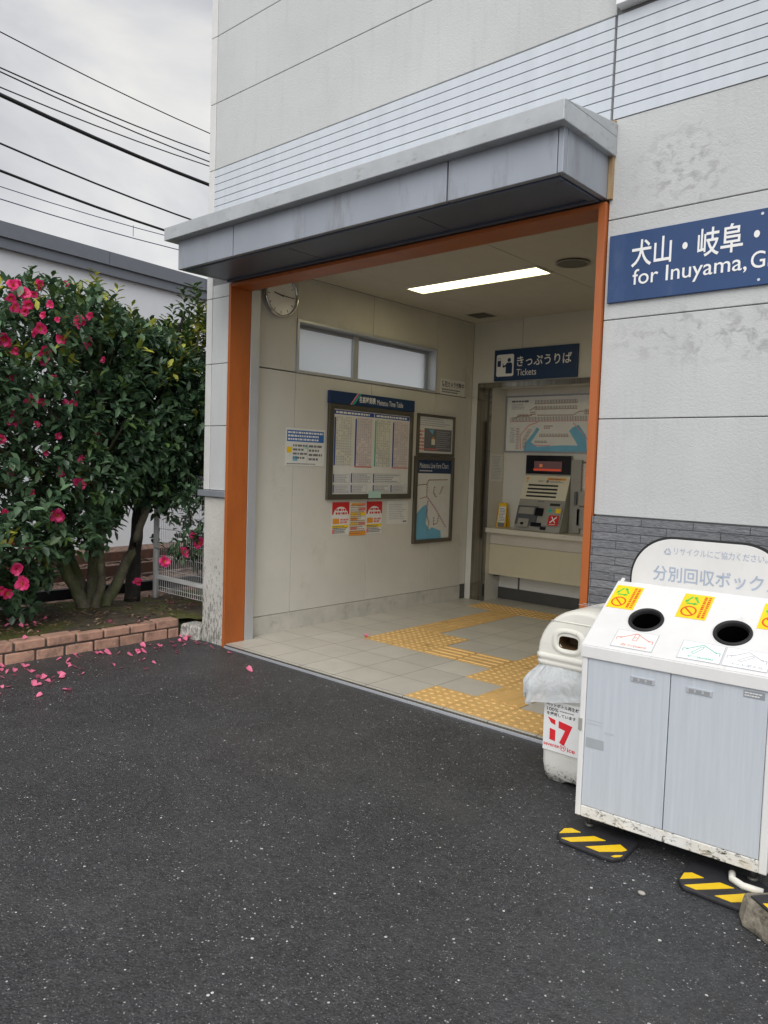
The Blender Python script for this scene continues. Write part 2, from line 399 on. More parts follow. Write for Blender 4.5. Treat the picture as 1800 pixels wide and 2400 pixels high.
class MB:
    def __init__(s): s.v, s.f, s.mi, s.ms, s.sm = [], [], [], [], []
    def m(s, mat):
        if mat not in s.ms: s.ms.append(mat)
        return s.ms.index(mat)
    def add(s, vs, fs, mat, smooth=False):
        b = len(s.v); s.v += [Vector(q) for q in vs]; i = s.m(mat)
        for f in fs: s.f.append([b + k for k in f]); s.mi.append(i); s.sm.append(smooth)
    def box(s, x0, x1, y0, y1, z0, z1, mat):
        v = [(x, y, z) for x in (x0, x1) for y in (y0, y1) for z in (z0, z1)]
        s.add(v, [(0, 1, 3, 2), (4, 6, 7, 5), (0, 4, 5, 1), (2, 3, 7, 6), (0, 2, 6, 4), (1, 5, 7, 3)], mat)
    def poly(s, pts, mat): s.add(pts, [list(range(len(pts)))], mat)
    def ext(s, pts, vec, mat, smooth=False):
        n = len(pts); vec = Vector(vec); P = [Vector(p) for p in pts]
        s.add(P + [p + vec for p in P], [list(range(n))[::-1], list(range(n, 2 * n))], mat)
        b = len(s.v) - 2 * n; i = s.m(mat)
        for k in range(n): s.f.append([b + k, b + (k + 1) % n, b + n + (k + 1) % n, b + n + k]); s.mi.append(i); s.sm.append(smooth)
    def tube(s, path, rad, n=8, mat=None, cap=True):
        path = [Vector(p) for p in path]; rads = rad if hasattr(rad, '__len__') else [rad] * len(path)
        vs, fs = [], []
        for k, p in enumerate(path):
            t = (path[min(k + 1, len(path) - 1)] - path[max(k - 1, 0)]).normalized()
            a = t.cross(Vector((0, 0, 1))) if abs(t.z) < .95 else t.cross(Vector((0, 1, 0)))
            a.normalize(); b = t.cross(a)
            for j in range(n):
                th = 2 * math.pi * j / n
                vs.append(p + (a * math.cos(th) + b * math.sin(th)) * rads[k])
        for k in range(len(path) - 1):
            for j in range(n):
                j2 = (j + 1) % n; fs.append((k * n + j, k * n + j2, k * n + n + j2, k * n + n + j))
        if cap: fs += [list(range(n))[::-1], [len(vs) - n + j for j in range(n)]]
        s.add(vs, fs, mat, n > 5)
    # flat graphics on a frame
    def q(s, pl, u0, u1, v0, v1, mat, l=.001): s.poly([pl.p(u0, v0, l), pl.p(u1, v0, l), pl.p(u1, v1, l), pl.p(u0, v1, l)], mat)
    def slab(s, pl, u0, u1, v0, v1, l0, l1, mat): s.ext([pl.p(u0, v0, l0), pl.p(u1, v0, l0), pl.p(u1, v1, l0), pl.p(u0, v1, l0)], pl.N * (l1 - l0), mat)
    def line(s, pl, pts, wd, mat, l=.0015):
        for (a, b), (c, d) in zip(pts, pts[1:]):
            dx, dy = c - a, d - b; ln = math.hypot(dx, dy) or 1; nx, ny = -dy / ln * wd / 2, dx / ln * wd / 2
            s.poly([pl.p(a - nx, b - ny, l), pl.p(c - nx, d - ny, l), pl.p(c + nx, d + ny, l), pl.p(a + nx, b + ny, l)], mat)
    def disc(s, pl, u, v, r, mat, l=.001, n=24, r2=None):
        r2 = r2 or r
        s.poly([pl.p(u + r * math.cos(2 * math.pi * k / n), v + r2 * math.sin(2 * math.pi * k / n), l) for k in range(n)], mat)
    def ring(s, pl, u, v, r0, r1, mat, l=.001, n=28):
        for k in range(n):
            a, b = 2 * math.pi * k / n, 2 * math.pi * (k + 1) / n
            s.poly([pl.p(u + r0 * math.cos(a), v + r0 * math.sin(a), l), pl.p(u + r1 * math.cos(a), v + r1 * math.sin(a), l), pl.p(u + r1 * math.cos(b), v + r1 * math.sin(b), l), pl.p(u + r0 * math.cos(b), v + r0 * math.sin(b), l)], mat)
    def words(s, pl, u0, u1, v0, v1, rows, mat, rnd, l=.0015, fill=.5, size=1.6, ragged=.35):
        rh = (v1 - v0) / rows
        for r in range(rows):
            v = v1 - rh * (r + 1) + rh * (1 - fill) / 2; u = u0; end = u1 - rnd.random() * ragged * (u1 - u0)
            while u < end:
                wd = rh * fill * size * (.5 + rnd.random() * 1.4)
                s.q(pl, u, min(u + wd, u1), v, v + rh * fill, mat, l); u += wd + rh * fill * .45
    def text(s, st, pl, u0, u1, v0, v1, mat, l=.002, bold=0.0):
        cu = bpy.data.curves.new("txt", 'FONT'); cu.body = st; cu.size = 1; cu.offset = bold; cu.resolution_u = 4
        o = bpy.data.objects.new("txt", cu); COL.objects.link(o)
        dg = bpy.context.evaluated_depsgraph_get(); me = bpy.data.meshes.new_from_object(o.evaluated_get(dg))
        xs = [q.co.x for q in me.vertices]; ys = [q.co.y for q in me.vertices]
        if xs:
            a, b, c, d = min(xs), max(xs), min(ys), max(ys)
            sv = (v1 - v0) / (d - c); su = (u1 - u0) / (b - a) if u1 is not None else sv
            s.add([pl.p(u0 + (q.co.x - a) * su, v0 + (q.co.y - c) * sv, l) for q in me.vertices], [list(f.vertices) for f in me.polygons], mat)
        bpy.data.objects.remove(o); bpy.data.curves.remove(cu); bpy.data.meshes.remove(me)
    def mesh(s, name, off=Vector((0, 0, 0)), recalc=True):
        me = bpy.data.meshes.new(name); me.from_pydata([q - off for q in s.v], [], s.f)
        for mt in s.ms: me.materials.append(mt)
        me.polygons.foreach_set('material_index', s.mi); me.polygons.foreach_set('use_smooth', s.sm)
        if recalc:
            bm = bmesh.new(); bm.from_mesh(me); bmesh.ops.recalc_face_normals(bm, faces=bm.faces); bm.to_mesh(me); bm.free()
        me.update(); return me
    def build(s, name, parent=None, bevel=0, local=False, recalc=True, label=None):
        off = Vector((0, 0, 0))
        root = parent
        if parent and not local:
            while root.parent: root = root.parent
            off = WL.get(root.name, off)
        o = bpy.data.objects.new(name, s.mesh(name, off, recalc)); COL.objects.link(o)
        if parent: o.parent = parent
        if bevel:
            b = o.modifiers.new("bevel", 'BEVEL'); b.width = bevel; b.segments = 2; b.limit_method = 'ANGLE'; b.angle_limit = R(40)
        if label: o["label"] = label
        return o
def boolcut(o, cut):
    md = o.modifiers.new("cut", 'BOOLEAN'); md.operation = 'DIFFERENCE'; md.object = cut; md.solver = 'EXACT'
    dg = bpy.context.evaluated_depsgraph_get(); dg.update()
    me = bpy.data.meshes.new_from_object(o.evaluated_get(dg)); o.modifiers.clear(); o.data = me
    bpy.data.objects.remove(cut)
def copy_tree(o, parent=None):
    c = o.copy(); COL.objects.link(c)
    if parent: c.parent = parent
    for ch in list(o.children): copy_tree(ch, c)
    return c

F = 3.4155      # facade plane
AZ = -.025      # asphalt level
XW = -4.66      # inner left wall
# ------------------------------------------------------------------ ground
b = MB(); b.poly([(-5.1, -60, AZ), (60, -60, AZ), (60, 60, AZ), (-5.1, 60, AZ)], m_asph); tag(b.build('asphalt_pavement'), kind='structure')
b = MB(); b.poly([(-400, -400, -.30), (400, -400, -.30), (400, 400, -.30), (-400, 400, -.30)], m_ballast); tag(b.build('ground'), kind='structure')
# planting bed: bumpy soil sheet
rs = random.Random(3)
b = MB(); nx, ny = 26, 70; vs, fs = [], []
for i in range(nx + 1):
    for j in range(ny + 1):
        x_ = -6.2 + 1.06 * i / nx; y_ = -1.5 + 5.9 * j / ny
        vs.append((x_, y_, .085 + .02 * math.sin(x_ * 5 + y_ * 3) + .018 * rs.random() + .05 * math.exp(-((x_ + 5.92) ** 2 + (y_ - 3.08) ** 2) / .12)))
for i in range(nx):
    for j in range(ny):
        k = i * (ny + 1) + j; fs.append((k, k + ny + 1, k + ny + 2, k + 1))
b.add(vs, fs, m_soil, True); b.box(-6.2, -5.14, -1.5, 4.4, -.3, .05, m_soil); tag(b.build('planting_bed'), kind='structure')
# ballast of the railway, stones as a bumpy sheet
b = MB(); vs, fs = [], []; nx, ny = 60, 130
for i in range(nx + 1):
    for j in range(ny + 1):
        vs.append((-10.8 + 4.6 * i / nx, .5 + 9 * j / ny, -.1 + .07 * rs.random()))
for i in range(nx):
    for j in range(ny):
        k = i * (ny + 1) + j; fs.append((k, k + ny + 1, k + ny + 2, k + 1))
b.add(vs, fs, m_ballast); tag(b.build('railway_ballast'), kind='structure')
tv = Vector((-.122, .993, 0))
b = MB()
for D in (7.6, 8.67):
    p0 = Vector((-D, 0, 0)) - tv * 2 + Vector((0, 0, -.02)); sd_ = Vector((.993, .122, 0)) * .035
    b.ext([p0 - sd_, p0 + sd_, p0 + sd_ + Vector((0, 0, .12)), p0 - sd_ + Vector((0, 0, .12))], tv * 24, m_rust)
tag(b.build('railway_track'), kind='structure')

# ------------------------------------------------------------------ station building
st = thing('station_building', 'pale grey panelled station building with an orange framed entrance', 'building', (-1.7, F, 0))
b = MB(); g = .0022
# backing behind the joints
b.box(-4.885, -4.6, F + .012, F + .16, 1.12, 2.62, m_joint)
b.box(-4.885, 3.2, F + .012, F + .16, 2.625, 6.6, m_joint)
b.box(-1.708, 3.2, F + .012, F + .16, AZ - .2, 2.625, m_joint)
def panel(x0, x1, z0, z1): b.box(x0 + g, x1 - g, F, F + .02, z0 + g, z1 - g, m_panel)
for z0, z1 in ((1.122, 1.598), (1.598, 2.052), (2.052, 2.53), (2.53, 2.625)): panel(-4.82, -4.595, z0, z1)
zs = [3.458, 3.93, 4.402, 4.874, 5.346, 5.82, 6.6]
for z0, z1 in zip(zs, zs[1:]): panel(-4.82, -1.715, z0, z1)
for z0, z1 in ((1.146, 1.602), (1.602, 2.064), (2.064, 2.526), (2.526, 2.985)): panel(-1.71, 1.6, z0, z1); panel(1.6, 3.2, z0, z1)
for z0, z1 in ((4.9, 5.4), (5.4, 5.9), (5.9, 6.6)): panel(-1.715, 3.2, z0, z1)
b.build('front_wall', st, .003)
b = MB()
for z0, z1 in ((1.122, 1.598), (1.598, 2.052), (2.052, 2.53), (2.53, 2.985), (2.985, 3.458), (3.458, 3.93), (3.93, 4.402), (4.402, 4.874), (4.874, 6.6)):
    b.box(-4.892, -4.82 - g, F - .002, F + .02, z0 + g, z1 - g, m_trim)
b.build('corner_trim', st, .003)
b = MB(); rows = 9; z0, z1 = 2.985, 3.456; h = (z1 - z0) / rows
for (xa, xb) in ((-4.818, -1.722), (-1.708, 3.2)):
    for k in range(rows):
        a, c = z0 + k * h, z0 + (k + 1) * h - .0048
        b.ext([(xa, F + .012, a), (xa, F - .004, a), (xa, F - .0035, c), (xa, F + .012, c)], (xb - xa, 0, 0), m_clad)
b.build('cladding_band', st)
b = MB(); b.box(-1.708, 3.2, F - .014, F + .012, AZ - .1, 1.14, m_stone); b.build('stone_dado', st)
b = MB(); b.box(-4.875, -4.597, F - .004, F + .16, AZ - .1, 1.07, m_conc); b.build('concrete_plinth', st, .008)
b = MB(); b.box(-4.93, -4.595, F - .028, F + .14, 1.075, 1.12, m_greybar); b.build('drip_bar', st, .003)
b = MB(); b.box(-4.885, -4.76, F + .16, 11, AZ - .1, 2.055, m_panel); b.box(-4.885, -4.76, F + .16, 11, 2.485, 6.6, m_panel)
b.box(-4.885, -4.76, F + .16, 4.1, 2.055, 2.485, m_panel); b.box(-4.885, -4.76, 5.9, 11, 2.055, 2.485, m_panel); b.box(-4.885, 3.2, 10.9, 11, AZ, 6.6, m_panel); b.box(3.2, 3.3, F, 11, AZ, 6.6, m_panel)
b.build('outer_wall', st)
b = MB(); b.box(-4.95, 3.35, F - .05, 11.1, 6.603, 6.75, m_cap); b.build('roof', st)
# first floor window at the top right
b = MB(); xa, xb, za, zb_ = -1.70, .9, 3.475, 4.85
b.box(xa, xb, F - .05, F + .011, za, za + .05, m_white); b.box(xa, xb, F - .05, F + .011, zb_ - .05, zb_, m_white)
b.box(xa, xa + .045, F - .05, F + .011, za + .05, zb_ - .05, m_white); b.box(xb - .045, xb, F - .05, F + .011, za + .05, zb_ - .05, m_white)
wf = b.build('window', st, .003)
b = MB(); b.box(xa + .045, xb - .045, F - .012, F - .004, za + .05, zb_ - .05, m_paper); b.build('pane', wf)
# orange entrance frame
fr = MB(); fr.box(-4.597, -4.57, F - .022, F + .162, AZ - .03, 2.61, m_orange); fr = fr.build('entrance_frame', st, .002)
b = MB(); b.box(-1.75, -1.712, F - .022, F + .162, AZ - .03, 2.61, m_orange); b.build('jamb', fr, .002)
b = MB(); b.box(-4.57, -1.75, F - .018, F + .160, 2.586, 2.61, m_orange); b.build('lintel', fr, .002)
b = MB(); b.box(-4.60, -4.568, F + .164, 3.66, AZ, 2.6, m_alu); b.build('inner_jamb', st, .002)
# canopy
ca = MB(); CY = 2.985
def fas(x0, x1): ca.box(x0 + .004, x1 - .004, CY, CY + .03, 2.623, 2.83, m_fascia)
fas(-4.62, -4.012); fas(-4.012, -2.335); fas(-2.335, -1.74)
ca.box(-1.74, -1.713, CY - .002, CY + .03, 2.623, 2.83, m_fascia)
ca.box(-1.743, -1.713, CY + .034, F - .002, 2.623, 2.83, m_fascia); ca.box(-4.618, -4.59, CY + .034, F - .002, 2.623, 2.83, m_fascia)
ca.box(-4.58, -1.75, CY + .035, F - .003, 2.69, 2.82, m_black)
canopy = ca.build('canopy', st, .003)
b = MB(); b.box(-4.69, -1.682, 2.92, F - .004, 2.812, 2.898, m_cap); b.ext([(-4.69, 2.922, 2.898), (-4.69, F - .004, 2.898), (-4.69, F - .004, 2.962)], (3.008, 0, 0), m_cap)
b.build('cap', canopy, .004)
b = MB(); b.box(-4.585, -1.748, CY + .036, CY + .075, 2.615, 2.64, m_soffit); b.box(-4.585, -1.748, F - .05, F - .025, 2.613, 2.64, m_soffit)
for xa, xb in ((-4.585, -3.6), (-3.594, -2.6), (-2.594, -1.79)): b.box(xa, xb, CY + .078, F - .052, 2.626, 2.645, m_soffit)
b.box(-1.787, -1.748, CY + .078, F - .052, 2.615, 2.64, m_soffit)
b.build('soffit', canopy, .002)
b = MB(); b.box(-1.711, -1.690, F - .02, F - .001, 2.62, 2.975, mk("rust_stained_flashing", (.38, .27, .15), .6, .2, .15, grime=((.28, .16, .06), .45, 12, (3, 3, .5)))); b.build('flashing', canopy)
# interior
b = MB()
def ip(y0, y1, z0, z1): b.box(XW - .02, XW, y0 + .0025, y1 - .0025, z0 + .0025, z1 - .0025, m_int)
ys = [3.662, 4.102, 4.99, 5.897, 6.40]
for k, (y0, y1) in enumerate(zip(ys, ys[1:])):
    ip(y0, y1, .14, 2.058)
    if k in (1, 2): ip(y0, y1, 2.482, 2.82)
    else: ip(y0, y1, 2.064, 2.82)
ip(6.40, 6.50, 0, 2.82)
b.box(-4.757, XW - .018, 3.665, 6.9, -.02, 2.052, m_joint); b.box(-4.757, XW - .018, 3.665, 6.9, 2.488, 2.9, m_joint)
b.box(-4.757, XW - .018, 3.665, 4.097, 2.052, 2.488, m_joint); b.box(-4.757, XW - .018, 5.9, 6.9, 2.052, 2.488, m_joint)
b.build('inner_wall', st, .0015)
b = MB(); b.box(XW - .015, XW + .012, 3.662, 6.40, -.01, .138, m_skirt); b.box(XW, XW + .004, 6.402, 6.495, 0, .15, m_darkmetal); b.build('skirting', st, .006)
# ticket recess wall
b = MB(); Yb = 6.5
for x0, x1, z0, z1 in ((XW, -4.578, .0, 2.064), (XW, -4.578, 2.068, 2.82), (-4.578, -4.088, 2.21, 2.82), (-4.084, -3.17, 2.21, 2.82), (-3.166, -2.25, 2.21, 2.82), (-2.246, 1, 2.21, 2.82), (-2.25, 1, 0, 2.206)):
    b.box(x0, x1, Yb, Yb + .02, z0, z1, m_int)
b.box(-4.70, -4.46, Yb + .022, Yb + .3, 0, 2.9, m_joint); b.box(-4.46, -2.4, Yb + .022, Yb + .3, 2.22, 2.9, m_joint); b.box(-2.34, 1, Yb + .022, Yb + .3, 0, 2.9, m_joint)
b.box(-4.455, -4.435, Yb + .03, 6.82, 0, 2.2, m_int); b.box(-2.4, -2.38, Yb + .03, 6.82, 0, 2.2, m_int)
b.box(-4.44, -2.4, 6.80, 6.83, 0, .44, m_int); b.box(-4.44, -2.4, 6.80, 6.83, .444, 2.2, m_int)
b.box(-4.435, -2.4, Yb + .03, 6.80, 2.17, 2.20, m_int); b.box(-4.435, -2.4, 6.786, 6.80, .0, .12, m_darkmetal)
b.box(-4.20, -4.185, 6.79, 6.80, .12, .7, m_darkmetal)
b.build('recess_wall', st, .0015)
b = MB(); b.box(-4.582, -4.43, Yb - .014, Yb + .029, 0, 2.156, m_steel); b.box(-4.582, -2.28, Yb - .016, Yb + .029, 2.158, 2.207, m_steel); b.box(-2.43, -2.28, Yb - .014, Yb + .029, 0, 2.156, m_steel)
b.box(-4.45, -4.428, Yb - .016, Yb - .0145, 0, 2.15, m_darkmetal)
b.build('recess_frame', st, .003)
b = MB(); b.box(.98, 1.02, F + .17, 6.5, 0, 2.82, m_int); b.box(-4.757, 3.19, F + .162, 10.8, 2.9, 3.0, m_joint)
b.box(-1.70, 1, F + .161, F + .18, 0, 2.82, m_int); b.box(-4.757, 1, F + .161, F + .18, 2.6, 2.82, m_int); b.build('partition', st)
b = MB()
for x0, x1, y0, y1 in ((XW, -4.18, F + .181, 4.43), (XW, -4.18, 4.434, 5.11), (XW, -4.18, 5.114, 6.5)): b.box(x0, x1 - .002, y0, y1, 2.82, 2.84, m_ceil)
for x0, x1 in ((-4.178, -2.98), (-2.978, -1.2), (-1.198, 1)):
    for y0, y1 in ((F + .181, 4.26), (4.263, 5.11), (5.113, 6.5)): b.box(x0, x1 - .003, y0, y1, 2.82, 2.84, m_ceil)
b.build('ceiling', st)
# high window in the inner wall
b = MB(); y0, y1, z0, z1 = 4.102, 5.895, 2.06, 2.482
b.box(-4.76, XW + .012, y0, y1, z1 - .022, z1, m_alu); b.box(-4.76, XW + .012, y0, y1, z0, z0 + .022, m_alu)
b.box(-4.76, XW + .012, y0, y0 + .022, z0 + .022, z1 - .022, m_alu); b.box(-4.76, XW + .012, y1 - .022, y1, z0 + .022, z1 - .022, m_alu)
b.box(-4.775, -4.74, 4.83, 4.895, z0 + .022, z1 - .022, m_alu); b.box(-4.775, -4.745, y0 + .022, y1 - .022, z1 - .05, z1 - .023, m_greybar)
b.box(-4.775, -4.745, y0 + .022, y1 - .022, z0 + .023, z0 + .04, m_greybar); b.box(-4.775, -4.745, y1 - .06, y1 - .023, z0 + .04, z1 - .05, m_greybar)
iw = b.build('window', st, .002, label='high narrow window with two frosted panes')
def clear():
    n = NT("clear_glass_face"); a = n.n('ShaderNodeBsdfTransparent'); g_ = n.n('ShaderNodeBsdfGlossy'); g_.inputs['Roughness'].default_value = .03
    m = n.n('ShaderNodeMixShader'); m.inputs[0].default_value = .05; n.L(a.outputs[0], m.inputs[1]); n.L(g_.outputs[0], m.inputs[2]); n.L(m.outputs[0], n.out.inputs[0]); return n.m
m_clear = clear()
for ya, yb_ in ((y0 + .024, 4.829), (4.896, y1 - .062)):      # smooth outside, patterned on the room side
    b = MB(); b.box(-4.766, -4.761, ya, yb_, z0 + .041, z1 - .051, m_clear); gi = b.m(m_glass); b.mi[1] = gi; b.build('pane', iw)
# floor
b = MB(); b.box(XW, 1, F - .005, 6.82, -.1, 0, m_tile); tag(b.build('floor'), kind='structure')
b = MB(); b.box(-4.565, -1.75, F - .018, F - .006, -.1, -.004, m_frame); b.box(-4.565, -1.75, F - .027, F - .0185, -.1, -.010, m_alu); b.build('threshold', st, .002)
b = MB()
cells = [(i, 0, 'd') for i in range(0, 4)] + [(1, 1, 'y')] + [(i, j, 'd') for i in (0, 1, 2) for j in (2, 3, 4)] + [(-2, 3, 'x'), (-1, 3, 'x')] + [(i, j, 'd') for i in (-4, -3) for j in (3, 4)] + [(-4, j, 'y') for j in (5, 6, 7, 8)] + [(i, 9, 'd') for i in (-5, -4, -3)]
for i, j, t in cells:
    x0, y0 = -2.86 + .3 * i, 3.43 + .3 * j
    if j == 0: y0 -= 0
    b.box(x0 + .002, x0 + .298, y0 + .002, y0 + .298, -.02, .0025, m_tact)
    if t == 'd':
        for p in range(5):
            for q in range(5):
                cx, cy = x0 + .03 + .06 * p, y0 + .03 + .06 * q
                r1, r2 = .0175, .011; n = 8
                b.add([(cx + r1 * math.cos(k * .7854), cy + r1 * math.sin(k * .7854), .0025) for k in range(n)] + [(cx + r2 * math.cos(k * .7854), cy + r2 * math.sin(k * .7854), .0078) for k in range(n)],
                      [(k, (k + 1) % n, n + (k + 1) % n, n + k) for k in range(n)] + [list(range(n, 2 * n))], m_tact)
    else:
        for p in range(4):
            o_ = .0375 + .075 * p
            if t == 'y': b.ext([(x0 + o_ - .015, y0 + .012, .0025), (x0 + o_ + .015, y0 + .012, .0025), (x0 + o_ + .010, y0 + .012, .0078), (x0 + o_ - .010, y0 + .012, .0078)], (0, .276, 0), m_tact)
            else: b.ext([(x0 + .012, y0 + o_ - .015, .0025), (x0 + .012, y0 + o_ + .015, .0025), (x0 + .012, y0 + o_ + .010, .0078), (x0 + .012, y0 + o_ - .010, .0078)], (.276, 0, 0), m_tact)
tag(b.build('tactile_paving'), kind='structure')

# ceiling lamps and fittings
def lamp(x0, x1, label):
    t = thing('ceiling_light', label, 'ceiling light', ((x0 + x1) / 2, 5.0, 2.81), group='recessed lamps in the entrance ceiling')
    b = MB(); y0, y1 = 4.885, 5.115
    b.box(x0, x1, y0, y0 + .012, 2.805, 2.8195, m_white); b.box(x0, x1, y1 - .012, y1, 2.805, 2.8195, m_white)
    b.box(x0, x0 + .012, y0 + .012, y1 - .012, 2.805, 2.8195, m_white); b.box(x1 - .012, x1, y0 + .012, y1 - .012, 2.805, 2.8195, m_white); b.build('lamp_frame', t)
    b = MB(); b.box(x0 + .013, x1 - .013, y0 + .013, y1 - .013, 2.811, 2.8195, m_lamp); b.build('diffuser', t)
lamp(-4.22, -2.98, 'long warm white ceiling lamp shining in full view above the entrance floor')
lamp(-2.505, -1.27, 'second ceiling lamp whose bright tip peeks past the slim orange jamb')
t = thing('ceiling_speaker', 'round dark grille in the ceiling beside the long lamp', 'ceiling speaker', (-2.735, 4.96, 2.82))
b = MB(); n = 28; b.ext([(-2.735 + .115 * math.cos(k * 2 * math.pi / n), 4.96 + .115 * math.sin(k * 2 * math.pi / n), 2.808) for k in range(n)], (0, 0, .0115), mk("speaker_grille", (.16, .15, .13), .6, .3, .3, 300)); b.build('grille', t)
b = MB()
for k in range(n):
    a0, a1 = k * 2 * math.pi / n, (k + 1) * 2 * math.pi / n
    b.poly([(-2.735 + r_ * math.cos(a_), 4.96 + r_ * math.sin(a_), 2.8065) for r_, a_ in ((.105, a0), (.122, a0), (.122, a1), (.105, a1))], m_mach)
b.build('rim', t, recalc=False)
t = thing('ceiling_hatch', 'small square dark vent in the ceiling over the ticket sign', 'vent', (-4.36, 6.18, 2.82))
b = MB(); b.box(-4.45, -4.27, 6.09, 6.27, 2.811, 2.816, m_darkmetal); b.build('grille', t)
b = MB(); b.box(-4.47, -4.25, 6.07, 6.29, 2.8165, 2.8195, m_mach); b.build('rim', t)

# ------------------------------------------------------------------ things on the inner left wall (frame: u along +Y, v up, faces +X)
LW = Pl((XW, 0, 0), (0, 1, 0), (0, 0, 1))
rd = random.Random(5)
# clock
t = thing('wall_clock', 'round silver rimmed wall clock half hidden by the orange lintel', 'clock', (XW, 3.90, 2.62))
def lathe_x(mb, prof, cx, cy, cz, mat, n=40, closed=False):
    vs, fs = [], []
    for (r_, d_) in prof:
        for k in range(n):
            a_ = 2 * math.pi * k / n; vs.append((cx + d_, cy + r_ * math.cos(a_), cz + r_ * math.sin(a_)))
    for i in range(len(prof) - 1):
        for k in range(n): fs.append((i * n + k, i * n + (k + 1) % n, (i + 1) * n + (k + 1) % n, (i + 1) * n + k))
    mb.add(vs, fs, mat, True)
b = MB(); lathe_x(b, [(.158, .001), (.166, .02), (.166, .05), (.158, .062), (.147, .055), (.145, .04)], XW, 3.90, 2.62, m_chrome); b.build('rim', t)
b = MB(); pc = Pl((XW + .042, 3.90, 2.62), (0, 1, 0), (0, 0, 1)); b.disc(pc, 0, 0, .147, m_clock, 0, 40)
for k in range(12):
    a_ = k * math.pi / 6; b.line(pc, [(.115 * math.sin(a_), .115 * math.cos(a_)), (.135 * math.sin(a_), .135 * math.cos(a_))], .007, m_ink, .001)
b.build('clock_face', t)
b = MB(); b.line(pc, [(.02, -.003), (-.075, .014)], .009, m_blackink, .004); b.build('hour_hand', t)
b = MB(); b.line(pc, [(-.02, .003), (.112, -.004)], .006, m_blackink, .006); b.build('minute_hand', t)
# camera notice
t = thing('camera_notice', 'small white notice with black lettering beside the high window corner', 'notice', (XW, 6.16, 2.14))
b = MB(); b.slab(LW, 5.968, 6.36, 2.062, 2.212, .001, .006, m_paper); b.build('panel', t, .001)
b = MB(); b.text('防犯カメラ作動中', LW, 5.985, 6.345, 2.135, 2.192, m_blackink, .0075, .012); b.words(LW, 5.985, 6.33, 2.075, 2.122, 2, m_ink, rd, .0075); b.build('lettering', t)
# poster with blue heading
t = thing('paper_poster', 'laminated white poster with a blue heading taped left of the timetable', 'poster', (XW, 4.22, 1.47))
b = MB(); b.slab(LW, 4.013, 4.437, 1.322, 1.622, .001, .003, m_paper); b.build('sheet', t)
b = MB(); b.q(LW, 4.025, 4.425, 1.515, 1.605, m_midblue, .004)
b.words(LW, 4.035, 4.415, 1.52, 1.60, 3, m_letter, rd, .005, .55, 1.1, .15)
b.q(LW, 4.026, 4.078, 1.425, 1.47, m_stick, .004); b.words(LW, 4.09, 4.24, 1.37, 1.50, 4, m_ink, rd, .004); b.words(LW, 4.26, 4.41, 1.36, 1.50, 4, m_ink, rd, .004)
b.q(LW, 4.09, 4.14, 1.36, 1.40, m_bay, .0035); b.q(LW, 4.20, 4.26, 1.46, 1.485, m_palegreen, .0035); b.line(LW, [(4.245, 1.35), (4.245, 1.5)], .003, m_ink, .004)
b.words(LW, 4.03, 4.40, 1.33, 1.345, 1, m_ink, rd, .004); b.build('printing', t)
# timetable board
t = thing('timetable_board', 'large framed train timetable with a navy heading on the inner wall', 'timetable', (XW, 5.0, 1.5))
b = MB(); b.slab(LW, 4.462, 5.548, 1.045, 1.09, .001, .03, m_frame); b.slab(LW, 4.462, 5.548, 1.81, 1.85, .001, .03, m_frame); b.slab(LW, 4.462, 4.515, 1.09, 1.81, .001, .03, m_frame); b.slab(LW, 5.512, 5.548, 1.09, 1.81, .001, .03, m_frame); b.build('frame', t, .002)
b = MB(); b.slab(LW, 4.456, 5.55, 1.852, 1.955, .001, .034, m_navy); hd = b.build('heading', t, .002)
b = MB(); b.text('名鉄時刻表', LW, 4.80, 5.01, 1.878, 1.935, m_letter, .036, .02); b.text('Meitetsu Time Table', LW, 5.03, 5.38, 1.876, 1.922, m_letter, .036)
for d_, mt in ((0, m_pinkline), (.028, m_greenline)): b.poly([LW.p(4.69 + d_, 1.853, .0355), LW.p(4.71 + d_, 1.853, .0355), LW.p(4.80 + d_, 1.954, .0355), LW.p(4.78 + d_, 1.954, .0355)], mt)
b.build('lettering', hd)
b = MB(); b.slab(LW, 4.516, 5.511, 1.091, 1.809, .001, .012, m_paper); sh = b.build('sheet', t)
b = MB()
for x0, x1 in ((4.53, 5.02), (5.03, 5.505)):
    b.q(LW, x0, x1, 1.765, 1.80, m_blueink, .013); b.words(LW, x0 + .02, x1 - .04, 1.772, 1.793, 1, m_letter, rd, .014, .8, 1.4, .1)
for k, (x0, x1, mt, hb) in enumerate(((4.535, 4.765, m_paley, m_blueink), (4.785, 5.005, m_palep, m_blueink), (5.035, 5.255, m_paley, m_tealink), (5.275, 5.50, m_palep, m_blueink))):
    zb0 = 1.335
    b.q(LW, x0, x1, zb0, 1.755, mt, .013); b.q(LW, x0, x0 + .017, zb0, 1.74, hb, .0145)
    for r_ in range(19):
        z_ = zb0 + .022 * r_; b.q(LW, x0 + .018, x1, z_, z_ + .0018, m_greyprint, .0140)
        for c_ in range(7):
            if rd.random() < .8: b.q(LW, x0 + .026 + c_ * .027, x0 + .042 + c_ * .027, z_ + .006, z_ + .015, m_greyprint, .0142)
    if mt is m_palep: b.q(LW, x0, x1, zb0 - .012, zb0 - .003, m_redink, .0145)
